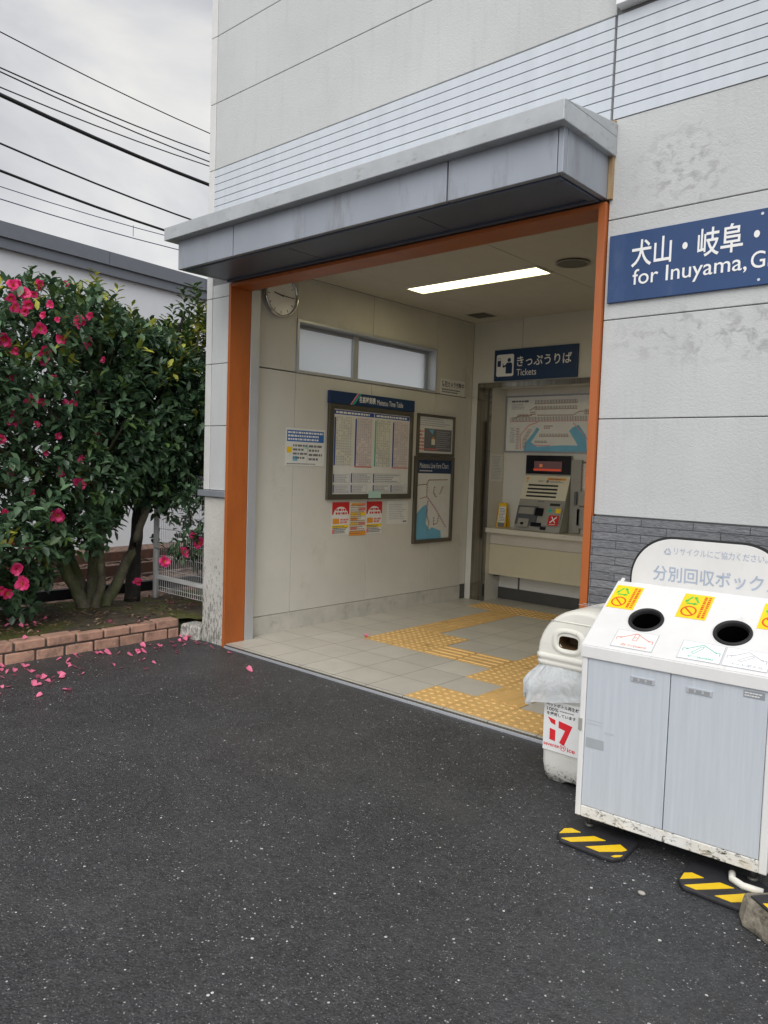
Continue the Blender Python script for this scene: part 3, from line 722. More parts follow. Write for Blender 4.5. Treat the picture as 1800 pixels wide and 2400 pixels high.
for (x0, x1, za, zc) in ((4.535, 4.73, 1.19, 1.26), (4.75, 5.0, 1.19, 1.27), (5.03, 5.40, 1.19, 1.27), (4.535, 4.73, 1.105, 1.17), (4.75, 4.95, 1.105, 1.17), (5.03, 5.25, 1.105, 1.17), (5.27, 5.49, 1.105, 1.17)):
    b.line(LW, [(x0, za), (x1, za), (x1, zc), (x0, zc), (x0, za)], .003, m_greyprint, .0135); b.q(LW, x0, x0 + .012, za, zc, m_blueink, .0145); b.words(LW, x0 + .02, x1 - .01, za + .005, zc - .005, 4, m_greyprint, rd, .0145)
b.build('printing', sh)
b = MB(); b.slab(LW, 4.96, 5.12, 1.055, 1.115, .0302, .0325, m_palegreen); b.build('tape_label', t, label='pale green sticker on the frame edge')
# upper small framed map
t = thing('framed_map', 'small framed area map with a dark grey plan, right of the timetable', 'map', (XW, 5.9, 1.65))
def frame4(b, pl, u0, u1, v0, v1, wd, l, mat):
    b.slab(pl, u0, u1, v0, v0 + wd, .001, l, mat); b.slab(pl, u0, u1, v1 - wd, v1, .001, l, mat); b.slab(pl, u0, u0 + wd, v0 + wd, v1 - wd, .001, l, mat); b.slab(pl, u1 - wd, u1, v0 + wd, v1 - wd, .001, l, mat)
b = MB(); frame4(b, LW, 5.625, 6.205, 1.455, 1.85, .025, .025, m_frame); b.build('frame', t, .002)
b = MB(); b.slab(LW, 5.65, 6.18, 1.48, 1.825, .001, .01, m_paper); sh = b.build('sheet', t)
b = MB(); b.q(LW, 5.735, 6.165, 1.50, 1.715, m_ink, .011); b.q(LW, 5.845, 5.90, 1.56, 1.615, m_paley, .0125); b.q(LW, 5.855, 5.885, 1.61, 1.635, m_orangeprint, .012); b.poly([LW.p(5.80, 1.70, .012), LW.p(5.86, 1.66, .012), LW.p(5.88, 1.71, .012)], m_bay)
b.words(LW, 5.92, 6.15, 1.52, 1.70, 9, m_greyprint, rd, .012, .3); b.words(LW, 5.665, 6.16, 1.735, 1.815, 4, m_greyprint, rd, .011); b.words(LW, 5.66, 5.73, 1.50, 1.70, 6, m_redink, rd, .011); b.words(LW, 5.75, 5.95, 1.505, 1.53, 1, m_redink, rd, .012)
b.build('printing', sh)
# lower tall framed fare chart
t = thing('fare_chart', 'tall framed route chart with a blue bay, below the small area map', 'map', (XW, 5.9, 1.0))
b = MB(); frame4(b, LW, 5.605, 6.21, .612, 1.448, .035, .03, m_frame); b.build('frame', t, .002)
b = MB(); b.slab(LW, 5.64, 6.175, .647, 1.413, .001, .01, m_paper); sh = b.build('sheet', t)
b = MB(); b.q(LW, 5.64, 6.175, 1.285, 1.412, m_navy, .0112); b.text('Meitetsu Line Fare Chart', LW, 5.68, 6.13, 1.335, 1.385, m_letter, .013); b.words(LW, 5.68, 5.90, 1.30, 1.318, 1, m_letter, rd, .013)
b.poly([LW.p(u, v, .0115) for u, v in ((5.641, .648), (6.05, .648), (6.04, .72), (5.90, .76), (5.86, .74), (5.80, .80), (5.83, .93), (5.80, .985), (5.74, .96), (5.66, .90), (5.641, .82))], m_bay)
for pts, mt in (([(5.66, 1.17), (5.80, 1.18), (5.80, 1.06), (5.70, 1.04)], m_brownline), ([(5.80, 1.06), (5.95, .93), (6.12, .75)], m_pinkline), ([(5.80, 1.18), (5.82, 1.22), (6.12, 1.225)], m_brownline), ([(5.82, 1.02), (5.80, .9), (5.85, .80), (5.82, .72)], m_brownline), ([(5.92, 1.16), (5.90, 1.10), (5.95, 1.05)], m_brownline), ([(6.05, 1.16), (6.0, 1.08)], m_brownline), ([(5.92, .86), (5.92, .78), (5.98, .80), (6.0, .88)], m_brownline)):
    b.line(LW, pts, .007, mt, .0125)
    for (a0, c0), (a1, c1) in zip(pts, pts[1:]):
        k_ = int(math.hypot(a1 - a0, c1 - c0) / .022)
        for i in range(k_):
            f_ = (i + .5) / k_; b.q(LW, a0 + (a1 - a0) * f_, a0 + (a1 - a0) * f_ + .02, c0 + (c1 - c0) * f_, c0 + (c1 - c0) * f_ + .005, m_ink, .012)
b.build('printing', sh)
# flyers
def flyer(y0, y1, z0, z1, label, kind, dz=0):
    t = thing('flyer', label, 'flyer', (XW, y0, z0), group='flyers taped under the timetable')
    b = MB(); b.slab(LW, y0, y1, z0, z1, .001, .0025, m_paper2 if kind else m_paper); s_ = b.build('sheet', t)
    b = MB(); W_, H_ = y1 - y0, z1 - z0
    if kind == 0:
        b.q(LW, y0, y1, z0 + H_ * .62, z1, m_red, .0035)
        b.disc(LW, y0 + W_ / 2, z0 + H_ * .62, W_ * .42, m_paper, .0042, 20, H_ * .24); b.words(LW, y0 + W_ * .2, y1 - W_ * .15, z0 + H_ * .60, z0 + H_ * .82, 2, m_red, rd, .005, .6, 1., .1)
        b.q(LW, y0 + .01, y0 + W_ * .42, z0 + H_ * .34, z0 + H_ * .50, m_orangeprint, .0045); b.words(LW, y0 + W_ * .48, y1 - .01, z0 + H_ * .34, z0 + H_ * .5, 2, m_redink, rd, .0045, .7, 1.2)
        b.q(LW, y0 + .005, y1 - .005, z0 + H_ * .2, z0 + H_ * .3, m_stick, .0035); b.words(LW, y0 + .01, y1 - .01, z0 + .01, z0 + H_ * .28, 5, m_ink, rd, .005)
        b.q(LW, y0 + .004, y0 + .03, z0 + .012, z0 + .05, m_redink, .0055)
    else:
        for r_ in range(6):
            for c_ in range(2):
                b.q(LW, y0 + .012 + c_ * W_ / 2, y0 + W_ / 2 - .008 + c_ * W_ / 2, z0 + .05 + r_ * H_ / 7, z0 + .075 + r_ * H_ / 7, rd.choice([m_stick, m_orangeprint, m_paper, m_redink]), .0035)
        b.words(LW, y0 + .012, y1 - .01, z0 + .01, z1 - .02, 14, m_brownline, rd, .0045, .4); b.q(LW, y0, y1, z0, z0 + .035, m_orangeprint, .0038); b.q(LW, y0 + .02, y1 - .06, z1 - .025, z1 - .008, m_orangeprint, .0038)
    b.build('printing', s_)
flyer(4.545, 4.752, .742, 1.022, 'red and white flyer on the window side of the beige flyer', 0)
flyer(4.756, 4.965, .728, 1.018, 'beige and orange flyer between the two red flyers', 1)
flyer(4.969, 5.175, .736, 1.022, 'red and white flyer next to the plain white notice', 0)
t = thing('paper_notice', 'plain white printed sheet under the right corner of the timetable', 'notice', (XW, 5.39, .92))
b = MB(); b.slab(LW, 5.248, 5.54, .81, 1.025, .001, .0025, m_paper); s_ = b.build('sheet', t); b = MB(); b.words(LW, 5.27, 5.52, .85, 1.0, 9, m_greyprint, rd, .0035, .35); b.q(LW, 5.47, 5.52, .825, .838, m_ink, .0035); b.build('printing', s_)

# ------------------------------------------------------------------ ticket recess
BW = Pl((0, 6.5, 0), (1, 0, 0), (0, 0, 1))
t = thing('tickets_sign', 'navy ticket sign with a white pictogram above the ticket recess', 'sign', (-3.93, 6.5, 2.37))
b = MB(); b.slab(BW, -4.388, -3.475, 2.22, 2.524, .001, .022, m_navy); b.build('panel', t, .002)
b = MB(); u0, v0, s_ = -4.36, 2.262, .2
b.poly([BW.p(u0 + s_ * x_, v0 + .215 * y_, .024) for x_, y_ in ((.06, 0), (.94, 0), (1, .06), (1, .94), (.94, 1), (.06, 1), (0, .94), (0, .06))], m_letter)
for pts in (((.06, .45), (.26, .45), (.26, .72), (.06, .72)), ((.55, .12), (.92, .12), (.92, .55), (.84, .62), (.62, .62), (.55, .55)), ((.38, .46), (.42, .40), (.6, .46), (.6, .56)), ((.36, .44), (.41, .40), (.42, .54), (.38, .6))):
    b.poly([BW.p(u0 + s_ * x_, v0 + .215 * y_, .0255) for x_, y_ in pts], m_navy)
b.line(BW, [(u0 + .016, v0 + .156), (u0 + .016, v0 + .178), (u0 + .048, v0 + .178), (u0 + .048, v0 + .156)], .003, m_ink, .0255); b.disc(BW, u0 + .147, v0 + .158, .02, m_navy, .0255, 16)
b.build('pictogram', t)
b = MB(); b.text('きっぷうりば', BW, -4.125, -3.535, 2.352, 2.452, m_letter, .024, .012); b.text('Tickets', BW, -4.125, -3.905, 2.262, 2.325, m_letter, .024); b.build('lettering', t)
b = MB(); b.box(-4.434, -2.402, 6.512, 6.798, .707, .75, m_counter); b.box(-4.434, -2.402, 6.505, 6.5115, .704, .752, m_counter)
t = thing('ticket_counter', 'beige shelf counter with a cream front panel under the ticket machine', 'counter', (-3.4, 6.65, .3))
b.build('countertop', t, .003)
b = MB(); b.box(-4.432, -2.404, 6.60, 6.62, .585, .706, m_counter); b.box(-4.432, -2.404, 6.592, 6.615, .272, .583, m_cream); b.build('front_panel', t, .002)
for xa in (-4.39, -2.6):
    b = MB(); b.box(xa, xa + .03, 6.622, 6.798, .25, .7, m_darkmetal); b.build('bracket', t)
# fare map
FM = Pl((0, 6.8, 0), (1, 0, 0), (0, 0, 1))
t = thing('fare_map', 'wide pale route map with a blue bay above the ticket machine', 'map', (-3.75, 6.8, 1.8))
b = MB(); frame4(b, FM, -4.435, -3.05, 1.525, 2.10, .014, .016, m_greybar); b.build('frame', t, .001)
b = MB(); b.slab(FM, -4.42, -3.064, 1.54, 2.085, .001, .006, m_paper); sh = b.build('sheet', t)
b = MB()
b.poly([FM.p(u, v, .0072) for u, v in ((-4.205, 1.541), (-3.50, 1.541), (-3.52, 1.70), (-3.60, 1.80), (-3.665, 1.775), (-3.70, 1.74), (-3.64, 1.66), (-3.60, 1.60), (-3.78, 1.60), (-4.05, 1.585), (-4.12, 1.63), (-4.07, 1.70), (-4.03, 1.76), (-4.06, 1.78), (-4.10, 1.72), (-4.19, 1.62))], m_bay)
def comb(u0, u1, v, hh, mt, up=1, step=.017):
    b.q(FM, u0, u1, v, v + .005, mt, .0085); n_ = int((u1 - u0) / step)
    for k in range(n_):
        a_ = u0 + (k + .5) * step; b.q(FM, a_, a_ + .006, v + (.006 if up > 0 else -hh), v + (hh if up > 0 else -.001), m_ink if k % 3 else m_brownline, .0082)
comb(-4.10, -3.62, 2.01, .04, m_brownline); comb(-4.10, -3.62, 1.955, .035, m_brownline); comb(-4.38, -3.5, 1.835, .05, m_pinkline); comb(-4.30, -4.15, 1.885, .03, m_brownline); comb(-4.03, -3.70, 1.685, .03, m_brownline); comb(-4.08, -3.93, 1.625, .022, m_brownline)
comb(-3.55, -3.1, 1.9, .05, m_brownline); comb(-3.5, -3.1, 1.78, .04, m_pinkline)
for pts, mt in (([(-4.15, 1.95), (-4.07, 1.99)], m_brownline), ([(-4.33, 1.87), (-4.26, 1.90), (-4.12, 1.90)], m_brownline), ([(-4.06, 1.90), (-3.66, 1.895), (-3.60, 1.93), (-3.5, 1.93)], m_brownline), ([(-4.24, 1.56), (-4.25, 1.70), (-4.15, 1.80), (-4.05, 1.83)], m_redink), ([(-3.66, 1.82), (-3.50, 1.66)], m_pinkline), ([(-4.1, 1.60), (-4.0, 1.595), (-3.90, 1.60)], m_pinkline)):
    b.line(FM, pts, .007, mt, .009)
for k in range(14): b.q(FM, -4.30, -4.26, 1.56 + .016 * k, 1.565 + .016 * k, m_brownline, .008); b.q(FM, -4.22 + .008 * max(0, k - 6), -4.17 + .008 * max(0, k - 6), 1.57 + .014 * k, 1.575 + .014 * k, m_brownline, .0083)
b.words(FM, -4.365, -4.16, 2.03, 2.055, 1, m_ink, rd, .008, .7); b.words(FM, -4.365, -4.19, 1.96, 2.02, 4, m_greyprint, rd, .008); b.words(FM, -4.37, -4.31, 1.62, 1.78, 8, m_greyprint, rd, .008); b.words(FM, -3.98, -3.88, 1.76, 1.80, 2, m_brownline, rd, .008); b.words(FM, -4.14, -4.08, 1.90, 1.94, 2, m_brownline, rd, .0085)
b.build('printing', sh)
# paper notes and the leaflet stand in the recess
RWp = Pl((-4.435, 6.5, 0), (0, 1, 0), (0, 0, 1))
t = thing('paper_notice', 'narrow cream notice on the side wall of the ticket recess', 'notice', (-4.435, 6.66, 1.36))
b = MB(); b.slab(RWp, .05, .275, 1.222, 1.50, .001, .003, m_paper); s_ = b.build('sheet', t); b = MB(); b.words(RWp, .07, .255, 1.24, 1.485, 16, m_greyprint, rd, .004, .3); b.build('printing', s_)
t = thing('paper_notice', 'white sheet pinned on the recess wall right of the ticket machine', 'notice', (-3.5, 6.8, 1.3))
b = MB(); b.slab(FM, -3.545, -3.42, 1.19, 1.425, .001, .003, m_paper); s_ = b.build('sheet', t); b = MB(); b.q(FM, -3.55, -3.43, 1.43, 1.446, m_ink, .004); b.words(FM, -3.535, -3.43, 1.21, 1.41, 10, m_redink, rd, .004, .25); b.build('printing', s_)
t = thing('intercom', 'grey wall handset beside the ticket machine behind the slim jamb', 'intercom', (-3.55, 6.8, .95))
b = MB(); b.slab(FM, -3.60, -3.45, 1.02, 1.165, .001, .05, m_mach); b.build('body', t, .006); b = MB(); b.slab(FM, -3.575, -3.55, 1.03, 1.155, .052, .08, m_mach_d); b.build('handset', t, .006)
b = MB(); b.slab(FM, -3.58, -3.46, .80, 1.015, .001, .035, m_mach); b.slab(FM, -3.56, -3.53, .83, .99, .036, .04, m_mach_d); b.build('lower_box', t, .004)
t = thing('leaflet_stand', 'yellow card stand on the left end of the ticket counter', 'card stand', (-4.37, 6.70, .75))
b = MB(); b.ext([(-4.43, 6.69, .752), (-4.32, 6.69, .752), (-4.325, 6.72, .99), (-4.335, 6.722, 1.003), (-4.41, 6.722, 1.003), (-4.42, 6.72, .99)], (0, .012, 0), m_yellow); b.ext([(-4.43, 6.78, .752), (-4.32, 6.78, .752), (-4.335, 6.734, 1.0), (-4.41, 6.734, 1.0)], (0, .004, 0), m_yellow); b.build('body', t, .002)
Ps = Pl((-4.43, 6.6885, .752), (1, 0, 0), (0, .124, .99)); b = MB(); b.q(Ps, .022, .10, .05, .215, m_paper, .002); b.words(Ps, .03, .095, .06, .2, 9, m_ink, rd, .003, .4); b.q(Ps, .022, .10, .005, .048, m_ink, .002); b.build('card', t)
# ticket machine
t = thing('ticket_machine', 'grey ticket vending machine with a slanted cream button panel', 'ticket machine', (-3.9, 6.69, .75))
xl, xr = -4.155, -3.643
b = MB(); b.ext([(xl, 6.585, .752), (xl, 6.80 - .002, .752), (xl, 6.798, 1.50), (xl, 6.775, 1.50), (xl, 6.775, 1.312), (xl, 6.772, 1.30)], (xr - xl, 0, 0), m_mach)
b.box(xr + .003, xr + .11, 6.76, 6.798, .752, 1.46, m_mach); b.build('body', t, .003)
VS = Pl((xl, 6.7745, 1.312), (1, 0, 0), (0, 0, 1)); wd = xr - xl
b = MB(); b.slab(VS, .004, wd - .004, .002, .185, .0, .006, m_screen); dsp = b.build('display', t, .002)
b = MB(); b.q(VS, .10, .41, .03, .128, m_led2, .0075); b.q(VS, .095, .40, .034, .054, m_led, .009)
for u_ in (.16, .25, .33): b.q(VS, u_, u_ + .035, .07, .1, emis("amber_digit", (.5, .14, .06), .3) if u_ == .16 else m_led2, .009)
b.build('red_line', dsp)
top = Vector((xl, 6.772, 1.30)); bot = Vector((xl, 6.585, .752)); SV = (top - bot).normalized(); SL = (top - bot).length
SP = Pl(bot, (1, 0, 0), SV)
b = MB(); b.slab(SP, .002, wd - .002, SL - .255, SL - .004, .001, .008, m_key); kp = b.build('button_panel', t, .002)
b = MB()
for k in range(4):
    v_ = SL - .10 - .038 * k; b.slab(SP, .07 - .001 * k, wd - .11, v_ - .017, v_, .0085, .012, m_blackink)
b.q(SP, .27, .47, SL - .05, SL - .026, m_orangeprint, .0095); b.words(SP, .29, .46, SL - .048, SL - .03, 1, m_ink, rd, .0105); b.words(SP, .17, .24, SL - .075, SL - .055, 2, m_ink, rd, .0095); b.q(SP, .262, .29, SL - .078, SL - .052, m_ink, .0095); b.words(SP, .30, .46, SL - .077, SL - .054, 2, m_ink, rd, .0095); b.q(SP, .03, .06, SL - .05, SL - .028, m_orangeprint, .0095); b.disc(SP, .042, SL - .072, .008, m_orangeprint, .0095, 12)
b.build('buttons', kp)
b = MB(); b.slab(SP, .01, .24, .06, .25, .001, .016, m_mach_d); b.slab(SP, .03, .2, .165, .235, .0165, .02, m_mach); b.slab(SP, .05, .17, .03, .115, .0165, .03, m_mach)
b.slab(SP, .085, .12, .05, .075, .031, .033, m_screen); b.build('coin_unit', t, .003)
for a_ in ((.215, .305, .155, .235, .0165, .019), (.195, .31, .045, .085, .0165, .019), (.30, .36, .02, .05, .001, .012)):
    b = MB(); b.slab(SP, *a_, m_screen); b.build('slot', t, .002)
b = MB(); b.slab(SP, .31, .50, .06, .28, .001, .014, m_mach); b.q(SP, .36, .47, .265, .29, m_blackink, .0155)
b.q(SP, .435, .49, .195, .24, m_stick, .016); b.disc(SP, .375, .215, .02, m_greenline, .016, 14); b.q(SP, .21, .29, .30, .31, m_ink, .003); b.build('note_unit', t, .002)
b = MB(); b.poly([SP.p(.375 + .115 * x_, .065 + .105 * y_, .018) for x_, y_ in ((.1, 0), (.9, 0), (1, .1), (1, .9), (.9, 1), (.1, 1), (0, .9), (0, .1))], m_red); b.line(SP, [(.40, .095), (.465, .155)], .013, m_letter, .0195); b.line(SP, [(.41, .155), (.455, .095)], .010, m_letter, .0198); b.words(SP, .40, .47, .073, .084, 1, m_letter, rd, .0195); b.build('red_sticker', t)

# ------------------------------------------------------------------ direction sign on the facade
FW = Pl((0, F, 0), (1, 0, 0), (0, 0, 1))
t = thing('direction_sign', 'long blue enamel direction sign with white lettering on the facade', 'sign', (-1.0, F, 2.29))
b = MB(); b.slab(FW, -1.688, -.30, 2.139, 2.447, .001, .016, m_blue); b.build('panel', t, .002)
b = MB(); b.text('犬山・岐阜・', FW, -1.577, -1.028, 2.287, 2.408, m_letter, .018, .012)
b.text('for Inuyama,', FW, -1.566, -1.072, 2.186, 2.277, m_letter, .018, .004); b.text('Gifu', FW, -1.057, -.915, 2.208, 2.277, m_letter, .018, .004); b.build('lettering', t)
for u_, v_ in ((-1.022, 2.426), (-1.022, 2.16), (-.33, 2.426), (-.33, 2.16)):
    b = MB(); b.disc(FW, u_, v_, .006, m_alu, .0185, 12); b.build('bolt', t)

# ------------------------------------------------------------------ recycling cabinet (local frame: x along its front, y to its back)
A = R(3.6)
rc = thing('recycling_box', 'white recycling cabinet with two blue grey doors and round openings', 'recycling bin', (-1.342, 2.647, 0), A)
Z0, ZT, DP, W = .045, .707, .36, .672
def lb(mb, *a): mb.box(*a)
b = MB()
b.ext([(0, 0, .655), (0, 0, .70), (0, DP, .70 + (DP) * .617), (0, DP, Z0), (0, DP - .02, Z0), (0, DP - .02, .655)], (.016, 0, 0), m_cab)
b.ext([(W - .016, 0, .655), (W - .016, 0, .70), (W - .016, DP, .70 + DP * .617), (W - .016, DP, Z0), (W - .016, DP - .02, Z0), (W - .016, DP - .02, .655)], (.016, 0, 0), m_cab)
b.box(0, .022, .0, DP - .021, Z0, .654, m_cab); b.box(W - .026, W, .0, DP - .021, Z0, .654, m_cab); b.box(.017, W - .017, DP - .018, DP, Z0, .90, m_cab)
b.box(.023, W - .027, .02, DP - .02, Z0 + .002, Z0 + .02, m_inside)
b.box(.018, W - .018, .001, .02, .658, .690, m_cab)
b.box(.03, W - .03, .024, DP - .03, .07, .60, m_inside)  # solid black filling stands in for the shaded hollow
cab = b.build('cabinet', rc, .004, local=True)
b = MB(); b.box(.022, W - .026, .001, .022, Z0, Z0 + .042, m_sill); b.build('bottom_rail', cab, .003, local=True)
for (xa, xb) in ((.0235, .3275), (.3305, W - .0275)):
    b = MB(); b.box(xa, xb, .003, .022, Z0 + .0435, .6535, m_door); d_ = b.build('door', rc, .002, local=True)
    PD = Pl((0, .003, 0), (1, 0, 0), (0, 0, 1))
    hx = .19 if xa < .1 else .386
    b = MB(); b.slab(PD, hx, hx + .085, .600, .618, .0, .004, m_alu); b.slab(PD, hx + .008, hx + .077, .603, .615, .0042, .005, m_greybar)
    for k in range(5): b.q(PD, hx + .012 + .013 * k, hx + .019 + .013 * k, .604, .614, m_alu if k % 2 else m_mach, .0056)
    b.build('handle', d_, .001, local=True)
    if xa < .1:
        b = MB(); b.q(PD, .03, .10, .315, .352, mk("tape_residue", (.33, .355, .37), .5), .0008); b.build('tape_mark', d_, local=True)
        b = MB(); b.words(PD, .03, .10, .40, .425, 2, m_greyprint, rd, .0008, .25); b.q(PD, .10, .135, .380, .387, m_greyprint, .0008); b.build('scratch_lettering', d_, local=True)
    else:
        b = MB(); b.q(PD, .568, .634, .622, .646, m_greybar, .0008); b.words(PD, .572, .63, .625, .643, 2, m_paper, rd, .0014, .4); b.build('maker_plate', d_, local=True)
b = MB(); b.slab(Pl((0, 0, 0), (1, 0, 0), (0, 0, 1)), -.001, .013, .374, .42, .0, .005, m_mach); b.build('lock', cab, .001, local=True)
# slanted top with two openings
tl_ = math.hypot(.324, .2); TU = Vector((0, .324, .2)).normalized(); TN = Vector((1, 0, 0)).cross(TU)
TP = Pl((0, -.004, ZT - .0035), (1, 0, 0), TU)
b = MB(); b.slab(TP, -.004, W + .004, 0, .395, -.012, .0, m_cab); top_ = b.build('slanted_top', rc, 0, local=True)
top_.data.materials.append(m_inside)
for hx in (.181, .488):
    cb = MB(); cb.m(m_cab); n = 40; cb.ext([TP.p(hx + .057 * math.cos(2 * math.pi * k / n), .182 + .057 * math.sin(2 * math.pi * k / n), -.05) for k in range(n)], TN * .1, m_inside)
    c_ = cb.build('cutter', rc, local=True); boolcut(top_, c_)
bv = top_.modifiers.new("bevel", 'BEVEL'); bv.width = .003; bv.segments = 2; bv.limit_method = 'ANGLE'; bv.angle_limit = R(60)
b = MB(); b.box(-.004, W + .004, -.006, .004, .655, .7005, m_cab); b.build('front_lip', top_, .003, local=True)
for hx in (.181, .488):
    b = MB(); n = 48; prof = [(.0655, .0005), (.064, .006), (.058, .008), (.053, .005), (.0515, -.012)]; vs, fs = [], []
    for r_, d_ in prof:
        for k in range(n): vs.append(TP.p(hx + r_ * math.cos(2 * math.pi * k / n), .182 + r_ * math.sin(2 * math.pi * k / n), d_))
    for i in range(len(prof) - 1):
        for k in range(n): fs.append((i * n + k, i * n + (k + 1) % n, (i + 1) * n + (k + 1) % n, (i + 1) * n + k))
    b.add(vs, fs, m_hole, True); rg = b.build('opening_ring', top_, local=True)
    b = MB(); vs = [TP.p(hx + .0513 * math.cos(2 * math.pi * k / n), .182 + .0513 * math.sin(2 * math.pi * k / n), d_) for d_ in (-.011, -.09) for k in range(n)]
    b.add(vs, [(k, (k + 1) % n, n + (k + 1) % n, n + k) for k in range(n)], m_inside, True); b.build('shade_sleeve', rg, local=True)  # black sleeve added below the ring so the opening looks fully shaded
def tri_arrows(b, pl, u, v, r, mat, wd, l):
    P = [(u + r * math.cos(R(90 + 120 * k)), v + r * math.sin(R(90 + 120 * k))) for k in range(3)]
    for k in range(3):
        a, c = P[k], P[(k + 1) % 3]
        f = lambda q: (a[0] + (c[0] - a[0]) * q, a[1] + (c[1] - a[1]) * q)
        b.line(pl, [f(.16), f(.72)], wd, mat, l)
        dx, dy = (c[0] - a[0]), (c[1] - a[1]); ln = math.hypot(dx, dy); nx_, ny_ = -dy / ln, dx / ln
        q0, q1 = f(.66), f(.92)
        b.poly([pl.p(q0[0] + nx_ * wd * 1.1, q0[1] + ny_ * wd * 1.1, l), pl.p(q0[0] - nx_ * wd * 1.1, q0[1] - ny_ * wd * 1.1, l), pl.p(*q1, l)], mat)
for k, u0 in enumerate((.007, .275, .556)):
    b = MB(); b.slab(TP, u0, u0 + .107, .226, .365, .0008, .0018, m_stick)
    b.poly([TP.p(u0 + .06, .226, .0021), TP.p(u0 + .107, .226, .0021), TP.p(u0 + .107, .365, .0021), TP.p(u0 + .074, .365, .0021)], m_orangeprint) if False else None
    tri_arrows(b, TP, u0 + .037, .325, .032, m_green, .008, .0026)
    b.ring(TP, u0 + .038, .265, .023, .029, m_maroon, .0026); b.line(TP, [(u0 + .022, .282), (u0 + .054, .248)], .006, m_maroon, .0029)
    for c_ in range(2):
        for r_ in range(11):
            z_ = .235 + .0112 * r_
            b.q(TP, u0 + .075 + .015 * c_, u0 + .085 + .015 * c_, z_, z_ + .006 + .003 * rd.random(), m_maroon, .0026)
    b.build('recycling_sticker', rc, local=True)
def house(b, u0, u1, v0, v1, mat):
    w_, h_ = u1 - u0, v1 - v0; um = (u0 + u1) / 2
    for s_ in (-1, 1):
        b.line(TP, [(um, v1 - h_ * .12), (um + s_ * w_ * .36, v0 + h_ * .52)], .003, mat, .0026); b.line(TP, [(um + s_ * w_ * .30, v0 + h_ * .58), (um + s_ * w_ * .43, v0 + h_ * .56), (um + s_ * w_ * .43, v0 + h_ * .40)], .0026, mat, .0026)
lab = [(.101, .255, .016, .110, m_redink, 'カン(can)', m_paper), (.342, .486, .016, .108, m_tealink, 'ビン(bottle)', m_white), (.490, .634, .016, .108, m_greyprint, 'ペットボトル', m_white)]
for u0, u1, v0, v1, mt, tx, bgm in lab:
    b = MB(); b.slab(TP, u0, u1, v0, v1, .0008, .0018, m_greyprint); b.q(TP, u0 + .002, u1 - .002, v0 + .002, v1 - .002, bgm, .0022); house(b, u0, u1, v0, v1, mt)
    um = (u0 + u1) / 2
    if mt is m_redink: b.line(TP, [(um - .008, v0 + .045), (um - .004, v0 + .08), (um + .010, v0 + .08), (um + .008, v0 + .045), (um - .008, v0 + .045)], .0022, mt, .0026); b.line(TP, [(um - .006, v0 + .06), (um + .009, v0 + .06)], .002, mt, .0026)
    elif mt is m_tealink: b.line(TP, [(um - .03, v0 + .035), (um - .006, v0 + .068), (um + .004, v0 + .072), (um + .002, v0 + .06), (um - .022, v0 + .030), (um - .03, v0 + .035)], .0022, mt, .0026)
    else: b.line(TP, [(um - .026, v0 + .035), (um + .012, v0 + .066), (um + .022, v0 + .06), (um - .016, v0 + .030), (um - .026, v0 + .035)], .0022, mt, .0026)
    b.text(tx, TP, u0 + (.035 if mt is not m_greyprint else .022), u1 - (.025 if mt is not m_greyprint else .014), v0 + .009, v0 + .022, mt, .0027, .02); b.build('printed_label', rc, local=True)
# rounded sign board at the back
b = MB(); n = 16; hw, zb0, zt0 = .287, .90, 1.098; cx = .337; rr = .165; zt0_ = zt0
pts = [(cx - hw, zb0), (cx + hw, zb0)]
for k in range(n + 1): a_ = math.pi / 2 * k / n; pts.append((cx + hw - rr + rr * math.cos(a_), zt0 - rr + rr * math.sin(a_)))
for k in range(n + 1): a_ = math.pi / 2 + math.pi / 2 * k / n; pts.append((cx - hw + rr + rr * math.cos(a_), zt0 - rr + rr * math.sin(a_)))
b.ext([(u, .334, v) for u, v in pts], (0, .006, 0), m_cab); sb = b.build('sign_board', rc, .001, local=True)
b = MB(); b.ext([(cx + (u - cx) * 1.03, .3395, .90 + (v - .90) * 1.045) for u, v in pts], (0, .012, 0), m_black); b.build('edging', sb, local=True)
SB = Pl((0, .334, 0), (1, 0, 0), (0, 0, 1))
b = MB(); b.text('リサイクルにご協力ください。', SB, .213, .548, 1.038, 1.067, m_greyink, .001); b.text('分別回収ボックス', SB, .136, .60, .930, .990, m_greyink, .001, .012)
tri_arrows(b, SB, .188, 1.047, .017, m_greyink, .004, .001); b.build('lettering', sb, local=True)
for xa, ya in ((.04, .05), (W - .05, .05), (.04, DP - .05), (W - .05, DP - .05)):
    b = MB(); b.tube([(xa, ya, AZ + .03), (xa, ya, Z0)], .011, 10, m_darkmetal); b.tube([(xa, ya, AZ + .018), (xa, ya, AZ + .03)], .018, 12, m_darkmetal); b.build('foot', rc, local=True)
